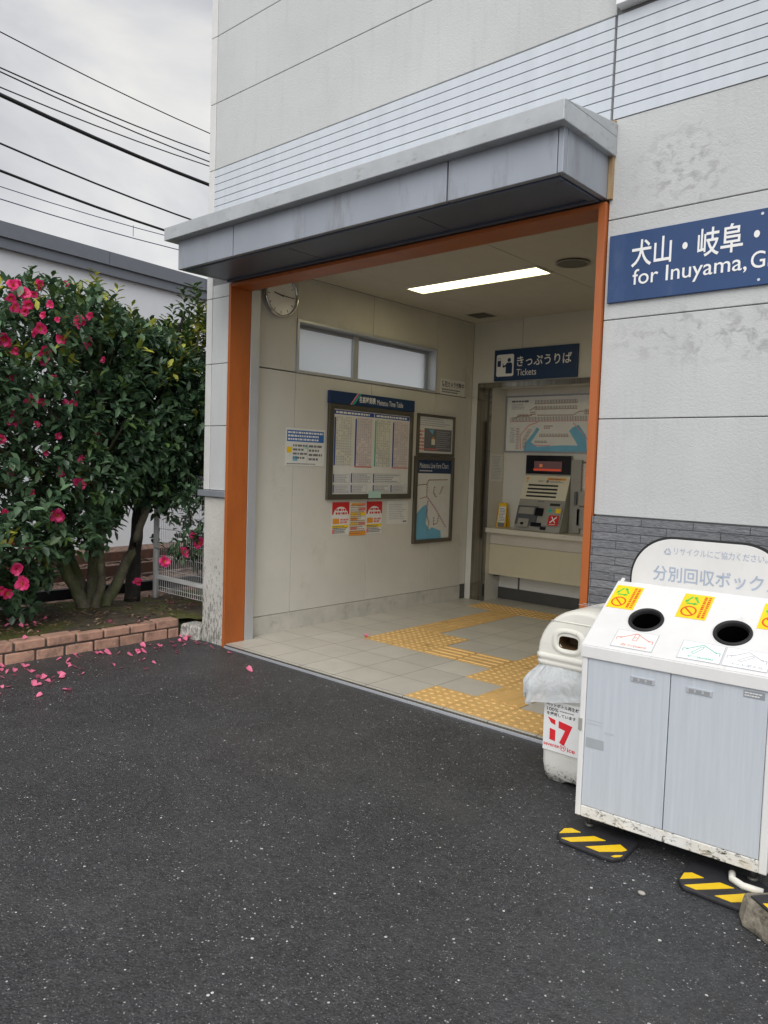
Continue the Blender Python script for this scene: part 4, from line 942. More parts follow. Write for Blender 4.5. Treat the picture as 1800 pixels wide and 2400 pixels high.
# striped rubber base blocks under the cabinet
Rz = Matrix.Rotation(A, 3, 'Z'); O = Vector((-1.342, 2.647, 0))
def pad(ox, oy, label, h=.018):
    c = O + Rz @ Vector((ox, oy, 0)); t = thing('striped_rubber_block', label, 'rubber block', (c.x, c.y, AZ), A, group='striped blocks weighing down the cabinet')
    out = [(-.028, -.085), (.0, -.124), (.165, -.136), (.207, -.131), (.233, -.092), (.233, .05), (.20, .085), (.0, .105), (-.03, .06)]
    b = MB(); b.ext([(x_, y_, .001) for x_, y_ in out], (0, 0, h), m_rubber); b.build('body', t, .006, local=True)
    for P in ([(-.019, -.086), (-.021, -.038), (-.001, -.018), (.04, -.026)], [(.004, -.117), (.091, -.021), (.137, -.025), (.043, -.120)], [(.10, -.117), (.190, -.018), (.224, -.042), (.214, -.063), (.152, -.120)], [(.197, -.123), (.205, -.107), (.226, -.088), (.224, -.104), (.208, -.122)]):
        b = MB(); b.ext([(x_, y_, h + .0005) for x_, y_ in P], (0, 0, .002), m_haz_y); b.build('yellow_stripe', t, local=True)
pad(0, 0, 'black rubber block with yellow stripes under the cabinet corner beside the litter bin')
pad(.452, -.025, 'black rubber block with yellow stripes touching the broken concrete block')
# concrete block at the frame edge, a wrapper on it and a white tube under the cabinet
t = thing('concrete_block', 'broken striped concrete block past the second rubber block', 'concrete block', (-.55, 2.52, AZ))
b = MB(); b.ext([(-.705, 2.515, AZ), (-.675, 2.455, AZ), (-.625, 2.43, AZ), (-.56, 2.385, AZ), (-.34, 2.42, AZ), (-.36, 2.64, AZ), (-.60, 2.62, AZ)], (.012, .012, .078), m_stub2); b.build('body', t, .014)
b = MB(); b.ext([(-.665, 2.50, .0555), (-.60, 2.45, .0555), (-.54, 2.41, .0555), (-.36, 2.44, .0555), (-.37, 2.63, .0555), (-.58, 2.61, .0555)], (0, 0, .005), m_rubber); cov = b.build('rubber_cover', t, .002)
for P in ([(-.622, 2.475), (-.585, 2.445), (-.53, 2.50), (-.56, 2.53)], [(-.53, 2.425), (-.48, 2.43), (-.43, 2.49), (-.47, 2.51)]):
    b = MB(); b.ext([(x_, y_, .0612) for x_, y_ in P], (0, 0, .002), m_haz_y); b.build('yellow_stripe', cov)
t = thing('sweet_wrapper', 'crumpled blue green wrapper lying on the concrete block', 'litter', (-.60, 2.60, AZ + .09))
b = MB(); b.add([(-.64, 2.60, AZ + .095), (-.60, 2.575, AZ + .115), (-.55, 2.60, AZ + .095), (-.58, 2.635, AZ + .12), (-.62, 2.64, AZ + .10)], [(0, 1, 4), (1, 3, 4)], m_cyan); b.add([(-.60, 2.575, AZ + .115), (-.55, 2.60, AZ + .095), (-.58, 2.635, AZ + .12)], [(0, 1, 2)], m_bluew); b.build('film', t)
t = thing('white_tube', 'short bent white plastic tube under the cabinet', 'tube', (-.72, 2.66, AZ))
b = MB(); b.tube([(-.78, 2.70, AZ + .035), (-.77, 2.67, AZ + .03), (-.73, 2.655, AZ + .027), (-.67, 2.66, AZ + .027)], .012, 10, m_lid); b.build('tube_body', t)
t = thing('pebble', 'small pale pebble on the asphalt near the cabinet', 'pebble', (-.95, 2.45, AZ))
b = MB(); 
import math as _m
vs, fs = [], []
for i in range(5):
    for k in range(8):
        r_ = .014 * _m.sin(_m.pi * (i + .02) / 4.05); vs.append((-.97 + r_ * _m.cos(k * .785), 2.41 + r_ * .7 * _m.sin(k * .785), AZ + .005 - .006 * _m.cos(_m.pi * i / 4)))
for i in range(4):
    for k in range(8): fs.append((i * 8 + k, i * 8 + (k + 1) % 8, i * 8 + 8 + (k + 1) % 8, i * 8 + 8 + k))
b.add(vs, fs, m_stub, True); b.build('stone', t)

# ------------------------------------------------------------------ litter bin with bag
lbn = thing('litter_bin', 'small white plastic litter bin with a domed lid beside the cabinet', 'litter bin', (-1.51, 3.14, AZ))
def rrect(cx, cy, hx, hy, r, n=6):
    o = []
    for sx, sy, a0 in ((1, 1, 0), (-1, 1, 90), (-1, -1, 180), (1, -1, 270)):
        for k in range(n + 1):
            a_ = R(a0 + 90 * k / n); o.append((cx + sx * (hx - r) + r * math.cos(a_), cy + sy * (hy - r) + r * math.sin(a_)))
    return o
def loft(b, secs, mat, cap0=True, cap1=True, smooth=True):
    vs, fs = [], []; n = len(secs[0][0])
    for pts_, z_ in secs: vs += [(x_, y_, z_) for x_, y_ in pts_]
    for i in range(len(secs) - 1):
        for k in range(n): fs.append((i * n + k, i * n + (k + 1) % n, (i + 1) * n + (k + 1) % n, (i + 1) * n + k))
    b.add(vs, fs, mat, smooth)
    if cap0: b.add(vs[:n], [list(range(n))[::-1]], mat)
    if cap1: b.add(vs[-n:], [list(range(n))], mat)
bcx, bcy = -1.515, 3.145
b = MB()
loft(b, [(rrect(bcx, bcy, .155, .14, .035), -.002), (rrect(bcx, bcy, .172, .152, .035), .018), (rrect(bcx, bcy, .177, .155, .03), .06), (rrect(bcx, bcy, .182, .157, .03), .50)], m_bin)
for sx in (-1, 1): loft(b, [(rrect(bcx + sx * .115, bcy, .045, .12, .02), AZ + .001), (rrect(bcx + sx * .112, bcy, .055, .14, .02), .002)], m_bin)
b.build('body', lbn)
b = MB(); PB = Pl((0, 2.985, 0), (1, 0, 0), (0, 0, 1))
b.q(PB, -1.682, -1.508, .122, .345, m_white, .0006)
b.text('ペットボトル再生材', PB, -1.672, -1.515, .318, .335, m_blackink, .0014, .02); b.text('100%', PB, -1.668, -1.612, .299, .314, m_blackink, .0014, .01); b.words(PB, -1.605, -1.53, .302, .31, 1, m_ink, rd, .0014); b.text('を使用しています', PB, -1.668, -1.528, .279, .295, m_blackink, .0014, .02)
def pg(*pts): b.poly([PB.p(u, v, .0014) for u, v in pts], m_red2)
m_red2 = mk("logo_red", (.72, .02, .03), .45)
pg((-1.662, .270), (-1.624, .262), (-1.624, .240), (-1.645, .246)); pg((-1.650, .222), (-1.622, .218), (-1.622, .168), (-1.650, .172))
pg((-1.608, .263), (-1.542, .252), (-1.578, .160), (-1.602, .166), (-1.576, .226), (-1.608, .232))
b.text('sevente', PB, -1.678, -1.602, .142, .156, m_red2, .0014, .015); b.ring(PB, -1.583, .149, .012, .0145, m_red2, .0014, 20); b.text('n', PB, -1.590, -1.576, .144, .155, m_red2, .0014, .02); b.text('ice', PB, -1.562, -1.525, .137, .155, m_red2, .0014, .015)
b.build('logo_sticker', lbn)
# lid: arch section lofted front to back
def arch(hw_, h_, z_, n=26, p=2.15):
    o = []
    for k in range(n + 1):
        a_ = math.pi * k / n; c_, s_ = math.cos(a_), math.sin(a_)
        o.append((bcx - hw_ * math.copysign(abs(c_) ** (2 / p), c_), z_ + h_ * abs(s_) ** (2 / p)))
    return o
b = MB(); secs = []
yf, yk = 2.972, 3.315
for y_, k in ((yf, .93), (yf + .012, .975), (yf + .035, 1.0), (yk - .03, 1.0), (yk, .93)): secs.append((arch(.214 * k, .213 * k, .545), y_))
vs, fs = [], []; n = len(secs[0][0])
for pts_, y_ in secs: vs += [(x_, y_ + (.10 * max(0, z_ - .60) if y_ < 3.1 else 0), z_) for x_, z_ in pts_]
for i in range(len(secs) - 1):
    for k in range(n - 1): fs.append((i * n + k, i * n + k + 1, (i + 1) * n + k + 1, (i + 1) * n + k))
    fs.append((i * n + n - 1, i * n, (i + 1) * n, (i + 1) * n + n - 1))
fs += [list(range(n)), [len(vs) - n + k for k in range(n)][::-1]]
b.add(vs, fs, m_lid); lid = b.build('lid', lbn)
cb = MB(); cb.m(m_lid); cp = [(-1.575 + .045 * (abs(math.cos(a_)) ** .5) * math.copysign(1, math.cos(a_)), .612 + .026 * (abs(math.sin(a_)) ** .5) * math.copysign(1, math.sin(a_))) for a_ in [2 * math.pi * k / 28 for k in range(28)]]
cb.ext([(x_, 2.9, z_) for x_, z_ in cp], (0, .17, 0), m_slot); lid.data.materials.append(m_slot); boolcut(lid, cb.build('cutter', lbn))
bv = lid.modifiers.new("bevel", 'BEVEL'); bv.width = .004; bv.segments = 2; bv.limit_method = 'ANGLE'; bv.angle_limit = R(35)
b = MB(); vs, fs = [], []; n = 40      # raised lip round the slot
def ring_pt(a_, k, d_): 
    x_ = -1.575 + k * .058 * (abs(math.cos(a_)) ** .75) * math.copysign(1, math.cos(a_)); z_ = .616 + k * .042 * (abs(math.sin(a_)) ** .75) * math.copysign(1, math.sin(a_))
    return (x_, yf + d_ + .10 * max(0, z_ - .60), z_)
prof = [(.80, .012), (.90, -.003), (1.0, -.008), (1.2, -.006), (1.45, .002)]
for k_, d_ in prof:
    for k in range(n): vs.append(ring_pt(2 * math.pi * k / n, k_, d_))
for i in range(len(prof) - 1):
    for k in range(n): fs.append((i * n + k, i * n + (k + 1) % n, (i + 1) * n + (k + 1) % n, (i + 1) * n + k))
b.add(vs, fs, m_lid, True); b.build('slot_lip', lid)
b = MB(); b.tube([(bcx - .150, yf + .012, .697), (bcx - .05, yf + .011, .700), (bcx + .05, yf + .011, .700), (bcx + .150, yf + .012, .697)], .0035, 6, m_lid); b.build('seam', lid)
b = MB(); loft(b, [(rrect(bcx, bcy, .200, .172, .035), .497), (rrect(bcx, bcy, .213, .180, .035), .503), (rrect(bcx, bcy, .215, .181, .035), .518), (rrect(bcx, bcy, .206, .176, .035), .524), (rrect(bcx, bcy, .218, .182, .035), .530), (rrect(bcx, bcy, .218, .182, .035), .547), (rrect(bcx, bcy, .208, .174, .035), .553)], m_lid); b.build('rim', lbn)
b = MB(); Pw = Pl((0, 3.1, .7615), (1, 0, 0), (0, 1, 0)); b.words(Pw, -1.60, -1.44, -.02, .06, 2, m_greyprint, rd, .002, .3); b.build('lettering', lid)
# bag: folded over the body, hanging out under the rim
bag = thing('plastic_bag', 'translucent white plastic bag hanging out under the litter bin lid', 'plastic bag', (-1.515, 3.145, .4))
b = MB(); NU, NV = 140, 14; vs, fs = [], []; rb = random.Random(2)
per = rrect(0, 0, .185, .16, .04, 6)
def per_pt(t_):
    k = t_ * len(per); i = int(k) % len(per); f_ = k - int(k); p_, q_ = per[i], per[(i + 1) % len(per)]
    return Vector((p_[0] + (q_[0] - p_[0]) * f_, p_[1] + (q_[1] - p_[1]) * f_))
for u in range(NU):
    t_ = u / NU; p_ = per_pt(t_); d_ = p_.normalized()
    leftish = max(0, -d_.x); front = max(0, -d_.y)
    ln = .155 + .016 * math.sin(t_ * 31 + 1) + .006 * math.sin(t_ * 91) + .035 * leftish
    for v in range(NV + 1):
        q_ = v / NV
        out = .012 + (.085 * leftish ** 1.2 + .020 * front) * math.sin(min(1, q_ * 1.35) * math.pi * .62) + .012 * math.sin(t_ * 74 + 1.5 * q_) * q_ + .008 * math.sin(t_ * 43 - 3 * q_) * q_ + .003 * math.sin(t_ * 150 + 4 * q_)
        vs.append((bcx + p_.x + d_.x * out, bcy + p_.y + d_.y * out, .512 - ln * q_ ** .85 - .008 * math.sin(t_ * 55) * q_))
for u in range(NU):
    for v in range(NV):
        a_, c_ = u * (NV + 1) + v, ((u + 1) % NU) * (NV + 1) + v
        fs.append((a_, c_, c_ + 1, a_ + 1))
b.add(vs, fs, m_bag, True); b.build('bag_skirt', bag)

# ------------------------------------------------------------------ brick kerb and planting
t = thing('brick_kerb', 'low kerb of weathered red bricks edging the planting bed', 'kerb', (-5.12, 2.5, AZ))
rk = random.Random(11); b = MB()
b.box(-5.20, -5.096, -1.5, 3.36, AZ - .05, .100, m_mortar)
for row in range(2):
    y_ = 3.355 - (.10 if row == 0 else 0)
    if row == 0: b.box(-5.20, -5.088, 3.262, 3.35, AZ - .02, .042, m_kerb)
    while y_ > -1.5:
        l_ = .205 + rk.uniform(-.01, .01); j_ = rk.uniform(-.004, .004)
        z0, z1 = ((AZ - .02, .042) if row == 0 else (.052, .114))
        dz, tw = rk.uniform(-.004, .004), rk.uniform(-.006, .006); ya, yb_ = y_ - l_ + .007 + rk.uniform(-.002, .002), y_ - .007
        b.ext([(-5.205, ya, z0), (-5.086 + j_ + tw, ya, z0), (-5.086 + j_ - tw, yb_, z0), (-5.205, yb_, z0)], (rk.uniform(-.003, .003), 0, z1 - z0 + dz), m_kerb); y_ -= l_
b.build('bricks', t, .008)
t = thing('kerb_stone', 'rough grey stone wedged between the brick kerb and the column', 'stone', (-4.98, 3.40, AZ))
b = MB(); b.ext([(-5.085, 3.345, AZ - .02), (-4.89, 3.372, AZ - .02), (-4.88, 3.50, AZ - .02), (-5.10, 3.50, AZ - .02)], (.01, .01, .125), m_conc); b.build('stone_body', t, .02)

# white mesh fence
t = thing('mesh_fence', 'low white wire mesh fence between the planting bed and the tracks', 'fence', (-5.5, 3.8, .08))
b = MB(); b.tube([(-6.09, 3.76, .06), (-6.09, 3.76, 1.25)], .024, 12, m_fence); b.build('post', t)
for z_ in (.285,):
    b = MB(); b.box(-6.07, -4.89, 3.755, 3.785, z_ - .018, z_ + .018, m_fence); b.build('rail', t, .003)
b = MB()
for k in range(40): x_ = -6.06 + .03 * k; b.tube([(x_, 3.775, .16), (x_, 3.775, 1.2)], .0021, 4, m_fence, False)
for z_ in [.16, .2, .36, .48, .60, .72, .84, .96, 1.0, 1.06, 1.12, 1.2]: b.tube([(-6.07, 3.771, z_), (-4.89, 3.771, z_)], .0024, 4, m_fence, False)
b.build('wire_mesh', t)
# low timber-and-stub barrier along the track
t = thing('low_barrier', 'low black beam on short concrete stubs beside the railway track', 'barrier', (-6.4, 2.8, -.1))
b = MB(); b.ext([(-6.47, 1.2, .10), (-6.40, 1.2, .10), (-6.40, 1.2, .19), (-6.47, 1.2, .19)], (-.02, 5.2, 0), m_darkpipe); b.build('beam', t, .004)
for y_ in (1.7, 2.62, 2.86, 4.2):
    b = MB(); b.box(-6.50, -6.38, y_ - .05, y_ + .05, -.2, .098, m_stub); b.build('stub', t, .006)

# camellias --------------------------------------------------------
def leaf(vs, fs, p, dirv, up, L, Wd):
    d = dirv.normalized(); s = d.cross(up)
    if s.length < 1e-3: s = d.cross(Vector((1, 0, 0)))
    s.normalize(); n_ = s.cross(d)
    b0 = len(vs)
    mid = p + d * L * .5
    vs += [p, mid + s * Wd * .5 + n_ * Wd * .14 + d * L * -.06, p + d * L * .8 + s * Wd * .30 + n_ * Wd * .03, p + d * L - n_ * L * .10, p + d * L * .8 - s * Wd * .30 + n_ * Wd * .03, mid - s * Wd * .5 + n_ * Wd * .14 - d * L * .06, mid - n_ * Wd * .03]
    fs += [(b0, b0 + 6, b0 + 1), (b0 + 1, b0 + 6, b0 + 3, b0 + 2), (b0, b0 + 5, b0 + 6), (b0 + 5, b0 + 4, b0 + 3, b0 + 6)]
def rv(r): 
    while True:
        q = Vector((r.uniform(-1, 1), r.uniform(-1, 1), r.uniform(-1, 1)))
        if .05 < q.length < 1: return q.normalized()
def interp(tab, x_):
    if x_ <= tab[0][0]: return tab[0][1]
    for (a, c), (a2, c2) in zip(tab, tab[1:]):
        if x_ <= a2: return c + (c2 - c) * (x_ - a) / (a2 - a)
    return tab[-1][1]
TOP = [(.8, 2.35), (1.6, 2.5), (2.3, 2.58), (2.57, 2.66), (2.75, 2.58), (3.03, 2.66), (3.2, 2.52), (3.42, 2.40), (3.58, 2.36), (3.72, 2.48), (3.9, 2.64), (4.1, 2.70), (4.35, 2.5)]
BOT = [(.8, .1), (2.3, .12), (2.48, .2), (2.71, .36), (2.91, .58), (3.2, .78), (3.43, .9), (3.6, 1.0), (4.3, 1.0)]
def envelope(y_, x_):
    c = -5.86; k = (x_ - c) / (.62 if x_ > c else .75)
    if abs(k) >= 1: return None
    e_ = math.sqrt(1 - k * k)
    zt = interp(TOP, y_); zb = interp(BOT, y_) + max(0, x_ + 5.8) * .62 + .09 * math.sin(y_ * 11 + x_ * 5) + .06 * math.sin(y_ * 23 - x_ * 9)
    zc = zb + (zt - zb) * .55
    return zc - (zc - zb) * (.80 + .20 * e_), zc + (zt - zc) * (.62 * e_ + .38) - .0, e_
def crown(r, n, y0, y1, mats, young, deep):
    groups = {m: ([], []) for m in mats}
    k = 0
    while k < n:
        x_, y_ = r.uniform(-6.6, -5.22), r.uniform(y0, y1); ev = envelope(y_, x_)
        if not ev: continue
        zl, zh, e_ = ev; z_ = r.uniform(zl, zh)
        core = min(zh - z_, z_ - zl, e_ * .5)
        if core > .30 and r.random() < deep: continue
        # gaps where the light behind shows through
        gp = math.sin(x_ * 7.1 + z_ * 5.3) + math.sin(y_ * 9.7 - z_ * 8.1) + math.sin(y_ * 4.3 + x_ * 6.7 + z_ * 11.)
        if gp < -1.2 and r.random() < .9: continue
        k += 1
        c = Vector((x_, y_, z_)); outv = Vector((x_ + 5.9, (y_ - (y0 + y1) / 2) * .35, (z_ - (zl + zh) / 2) * .7 + .25)) + rv(r) * .5; outv.normalize()
        topness = (z_ - zl) / max(.01, zh - zl)
        mt = mats[0]
        if r.random() < young(y_, topness): mt = mats[2] if r.random() < .5 else mats[1]
        elif r.random() < .12: mt = mats[1]
        vs_, fs_ = groups[mt]
        for q in range(r.randint(5, 8)):
            dv = (outv * .55 + rv(r) * .8); dv.z -= .12; p_ = c + rv(r) * .04
            leaf(vs_, fs_, p_, dv, Vector((0, 0, 1)) + outv * .6 + rv(r) * .25, r.uniform(.07, .105), r.uniform(.034, .05))
    return groups
def sprig(groups, mt, base, h, r):     # a thin shoot with leaves standing up out of the crown
    vs_, fs_ = groups[mt]; lean = Vector((r.uniform(-.25, .25), r.uniform(-.25, .25), 1))
    for q in range(int(h / .013)):
        p_ = base + lean * (.013 * q); a_ = q * 2.4; dv = Vector((math.cos(a_), math.sin(a_), .55))
        leaf(vs_, fs_, p_, dv, Vector((0, 0, 1)), r.uniform(.06, .10), r.uniform(.026, .042))
def finish(groups, t):
    b = MB()
    for mt, (vs_, fs_) in groups.items():
        if vs_: b.add(vs_, fs_, mt, True)
    return b.build('crown', t, recalc=False)
def limb(b, path, r0, r1, mat, r):
    pts = [Vector(p) for p in path]; P = []
    for a, c in zip(pts, pts[1:]):
        for k in range(4): P.append(a.lerp(c, k / 4) + rv(r) * .008)
    P.append(pts[-1]); n = len(P)
    b.tube(P, [r0 + (r1 - r0) * k / (n - 1) for k in range(n)], 9, mat)
r1_ = random.Random(21)
cam1 = thing('camellia_tree', 'large camellia bush covered in pink blossoms beside the brick kerb', 'camellia', (-5.92, 3.08, .09))
g1_ = crown(r1_, 3900, .9, 3.5, [m_leaf, m_leafm, m_leafy], lambda y_, t_: (.13 if t_ > .82 else .03), .5)
for (x_, y_, z_, h_) in ((-5.85, 2.56, 2.6, .14), (-5.8, 2.30, 2.5, .1), (-5.9, 2.86, 2.55, .15), (-5.8, 3.02, 2.58, .22), (-5.95, 3.1, 2.55, .2), (-5.8, 2.70, 2.5, .12), (-5.7, 3.25, 2.38, .2), (-5.8, 1.9, 2.4, .2), (-5.75, 2.95, 2.46, .24), (-5.9, 3.18, 2.46, .26), (-5.7, 2.45, 2.45, .16), (-5.6, 3.05, 2.36, .2), (-5.75, 2.62, 2.5, .2)): sprig(g1_, m_leafm if y_ < 2.7 else m_leafy, Vector((x_, y_, z_)), h_, r1_)
finish(g1_, cam1)
b = MB()
limb(b, [(-5.92, 3.08, .05), (-5.93, 3.09, .30), (-5.92, 3.10, .8), (-5.86, 3.1, 1.5), (-5.8, 3.05, 2.3)], .075, .012, m_bark, r1_)
limb(b, [(-5.93, 3.05, .06), (-5.98, 2.90, .38), (-6.02, 2.78, .75), (-6.0, 2.6, 1.3), (-5.9, 2.4, 2.2)], .060, .012, m_bark, r1_)
limb(b, [(-5.90, 3.12, .06), (-5.86, 3.26, .30), (-5.80, 3.40, .66), (-5.75, 3.5, 1.1), (-5.7, 3.45, 1.9)], .058, .012, m_bark, r1_)
limb(b, [(-5.88, 3.07, .06), (-5.74, 3.06, .34), (-5.62, 2.98, .8), (-5.55, 2.85, 1.5)], .045, .01, m_bark, r1_)
limb(b, [(-5.95, 3.10, .06), (-6.10, 3.02, .40), (-6.2, 2.8, 1.0), (-6.2, 2.5, 1.8)], .045, .01, m_bark, r1_)
for k in range(14):
    y_ = r1_.uniform(1.4, 3.3); limb(b, [(-5.92, 2.75 + .2 * (y_ - 2.5), .9 + r1_.uniform(-.1, .5)), (-5.85 + r1_.uniform(-.3, .3), y_, 1.2 + r1_.uniform(0, .6)), (-5.75 + r1_.uniform(-.4, .35), y_ + r1_.uniform(-.2, .2), 1.9 + r1_.uniform(-.3, .4))], .016, .004, m_bark, r1_)
b.build('trunk', cam1)
r2_ = random.Random(33)
cam2 = thing('camellia_tree', 'dark leaved shrub with yellow green tips squeezed against the column', 'shrub', (-6.1, 3.53, .09))
g2_ = crown(r2_, 1750, 3.28, 4.25, [m_leaf, m_leafm, m_leafy], lambda y_, t_: (.8 if t_ > .8 else (.35 if t_ > .66 else .04)), .45)
for (x_, y_, z_, h_) in ((-5.8, 3.72, 2.40, .26), (-5.85, 3.86, 2.52, .30), (-5.8, 3.98, 2.58, .30), (-5.75, 3.44, 2.30, .2), (-5.7, 3.6, 2.26, .2), (-5.72, 3.8, 2.44, .26), (-5.9, 4.05, 2.6, .3), (-5.65, 3.52, 2.24, .16), (-5.6, 3.7, 2.28, .2)): sprig(g2_, m_leafm, Vector((x_, y_, z_)), h_, r2_)
for k in range(95):   # the low hanging sprays in front of the fence
    x_, y_, z_ = r2_.uniform(-5.5, -5.12), r2_.uniform(3.42, 3.72), r2_.uniform(.5, 1.15)
    if r2_.random() < (.8 if z_ < .95 else .2) * (1 if y_ < 3.55 else .4): continue
    vs_, fs_ = g2_[m_leaf]
    for q in range(6): leaf(vs_, fs_, Vector((x_, y_, z_)) + rv(r2_) * .03, rv(r2_) + Vector((.3, -.3, -.2)), Vector((0, 0, 1)) + rv(r2_) * .3, r2_.uniform(.05, .08), .03)
for k in range(230):   # branches reaching through and behind the fence
    x_, y_, z_ = r2_.uniform(-6.35, -5.0), r2_.uniform(3.86, 4.6), r2_.uniform(.42, 1.25)
    vs_, fs_ = g2_[m_leaf if r2_.random() < .8 else m_leafm]
    for q in range(7): leaf(vs_, fs_, Vector((x_, y_, z_)) + rv(r2_) * .05, rv(r2_) + Vector((.2, -.3, .1)), Vector((0, 0, 1)) + rv(r2_) * .3, r2_.uniform(.06, .1), .042)
finish(g2_, cam2)
b = MB(); limb(b, [(-6.1, 3.53, .05), (-6.08, 3.54, .5), (-6.02, 3.56, 1.1), (-5.9, 3.7, 2.0), (-5.85, 3.85, 2.6)], .072, .012, m_bark2, r2_)
limb(b, [(-6.02, 3.56, 1.0), (-5.7, 3.6, 1.3), (-5.45, 3.62, 1.2), (-5.35, 3.62, .8)], .022, .005, m_bark2, r2_)
for k in range(6): limb(b, [(-6.0, 3.58, 1.1 + .1 * k), (-5.8 + r2_.uniform(-.2, .2), 3.7 + r2_.uniform(-.25, .3), 1.7 + .1 * k), (-5.7 + r2_.uniform(-.3, .3), 3.75 + r2_.uniform(-.3, .4), 2.2 + .05 * k)], .016, .004, m_bark2, r2_)
b.build('trunk', cam2)
# blossoms
def petal_grid(vs, fs, M3, L, Wd, cup, nU=3, nV=4):
    b0 = len(vs)
    for i in range(nV + 1):
        f_ = i / nV; w_ = Wd * (.25 + .75 * math.sin(min(1, f_ * 1.15) * math.pi * .62)) * (1 if f_ < .95 else .8)
        for j in range(nU + 1):
            g_ = j / nU - .5
            vs.append(M3 @ Vector((g_ * w_, f_ * L, cup * f_ * f_ * L + abs(g_) * w_ * .35 - (.22 * L * max(0, f_ - .7) * 2))))
    for i in range(nV):
        for j in range(nU): a = b0 + i * (nU + 1) + j; fs.append((a, a + 1, a + nU + 2, a + nU + 1))
def blossom_mesh(r, R_):
    b = MB(); vs, fs = [], []
    for ring, (cnt, L, tilt) in enumerate(((6, R_, 12), (4, R_ * .85, 38))):
        for k in range(cnt):
            a = 2 * math.pi * k / cnt + ring * .5 + r.uniform(-.15, .15)
            M3 = Matrix.Rotation(a, 3, 'Z') @ Matrix.Rotation(R(tilt + r.uniform(-16, 20)), 3, 'X')
            petal_grid(vs, fs, M3, L * r.uniform(.75, 1.15), L * r.uniform(.7, 1.0), r.uniform(-.1, .4))
    b.add(vs, fs, m_petal, True); pm = b.mesh('blossom', recalc=False)
    s = MB(); vs, fs = [], []
    for k in range(34):
        a, q = r.uniform(0, 6.28), r.uniform(0, R_ * .27); x_, y_ = q * math.cos(a), q * math.sin(a); h_ = R_ * .34
        b0 = len(vs); d_ = R_ * .035
        vs += [(x_ - d_, y_, 0), (x_ + d_, y_, 0), (x_ * 1.3 + d_, y_ * 1.3, h_), (x_ * 1.3 - d_, y_ * 1.3, h_), (x_, y_ - d_, 0), (x_, y_ + d_, 0), (x_ * 1.3, y_ * 1.3 + d_, h_), (x_ * 1.3, y_ * 1.3 - d_, h_)]
        fs += [(b0, b0 + 1, b0 + 2, b0 + 3), (b0 + 4, b0 + 5, b0 + 6, b0 + 7)]
    s.add(vs, fs, m_stamen); return pm, s.mesh('stamens', recalc=False)
BM = [blossom_mesh(random.Random(50 + k), .058) for k in range(4)]
FL = [(2.15, 2.1, 1.1), (2.23, 2.47, 1), (2.27, 2.42, .9), (2.37, 2.5, .85), (2.66, 2.29, 1.1), (2.75, 2.35, .7), (2.38, 2.21, .9), (2.54, 2.16, .9), (2.73, 2.16, 1.1), (2.33, 2.17, .6), (2.41, 2.06, 1), (2.41, 2.0, 1), (2.22, 2.03, .6), (2.65, 1.82, .7), (2.31, 1.7, 1), (2.4, 1.71, .7), (2.62, 1.71, .7), (2.23, 1.62, .9), (2.21, 1.56, 1), (2.12, 1.44, .8), (2.51, 1.48, .55), (2.41, 2.3, .6), (2.18, 2.38, .7), (2.56, 2.54, .5), (2.69, 1.32, .6), (2.43, 1.36, .45), (2.52, 1.22, .7), (2.67, 1.14, 1.1), (2.51, .92, 1.1), (2.23, .56, 1), (2.27, .45, 1.1), (2.16, .4, 1), (2.12, 1.44, .7), (2.14, .95, .6), (2.13, .42, .9), (2.20, 2.46, .9), (2.30, 2.36, .8), (2.28, 2.31, .7), (2.45, 2.38, .6), (2.60, 2.02, .5), (2.85, 2.05, .45), (2.48, 1.88, .5), (2.18, 1.86, .7), (2.36, 1.55, .5), (2.20, 1.22, .6), (2.34, 1.08, .55), (2.56, 1.72, .4), (2.30, .72, .6), (2.19, .74, .5), (2.50, 2.28, .5), (2.20, 2.32, .8), (2.34, 2.43, .6), (2.80, 1.52, .4)]
CAMP = Vector((0, 0, 1.35)); rf = random.Random(9)
def put_blossom(parent, pos, s, k):
    pm, sm = BM[k % 4]; o = bpy.data.objects.new('blossom', pm); COL.objects.link(o); o.parent = parent
    off = Vector(pos) - WL[parent.name]; o.location = off
    d_ = ((CAMP - Vector(pos)).normalized() * .9 + rv(rf) * .65).normalized(); o.rotation_euler = d_.to_track_quat('Z', 'Y').to_euler(); o.scale = (s, s, s)
    c = bpy.data.objects.new('stamens', sm); COL.objects.link(c); c.parent = o
for k, (y_, z_, s_) in enumerate(FL):
    x_ = -5.35; P_ = Vector((x_, y_, z_)); dd = (P_ - CAMP)
    # set each blossom on the skin of the crown
    ev = envelope(y_, x_); f_ = 1.0
    for q in range(60):
        P_ = CAMP + dd * f_; ev = envelope(P_.y, P_.x)
        if ev and ev[0] - .02 <= P_.z <= ev[1] + .03: break
        f_ += .006
    else: P_ = CAMP + dd * 1.06
    put_blossom(cam1, P_, (s_ * .9 + .05) * .9, k)
for k, (P_, s_) in enumerate((((-5.25, 3.31, .54), .85), ((-5.25, 3.48, .6), .95), ((-5.25, 3.64, .66), .95), ((-5.27, 3.59, .73), .6), ((-5.85, 3.44, .29), .75))): put_blossom(cam2, P_, s_, k)
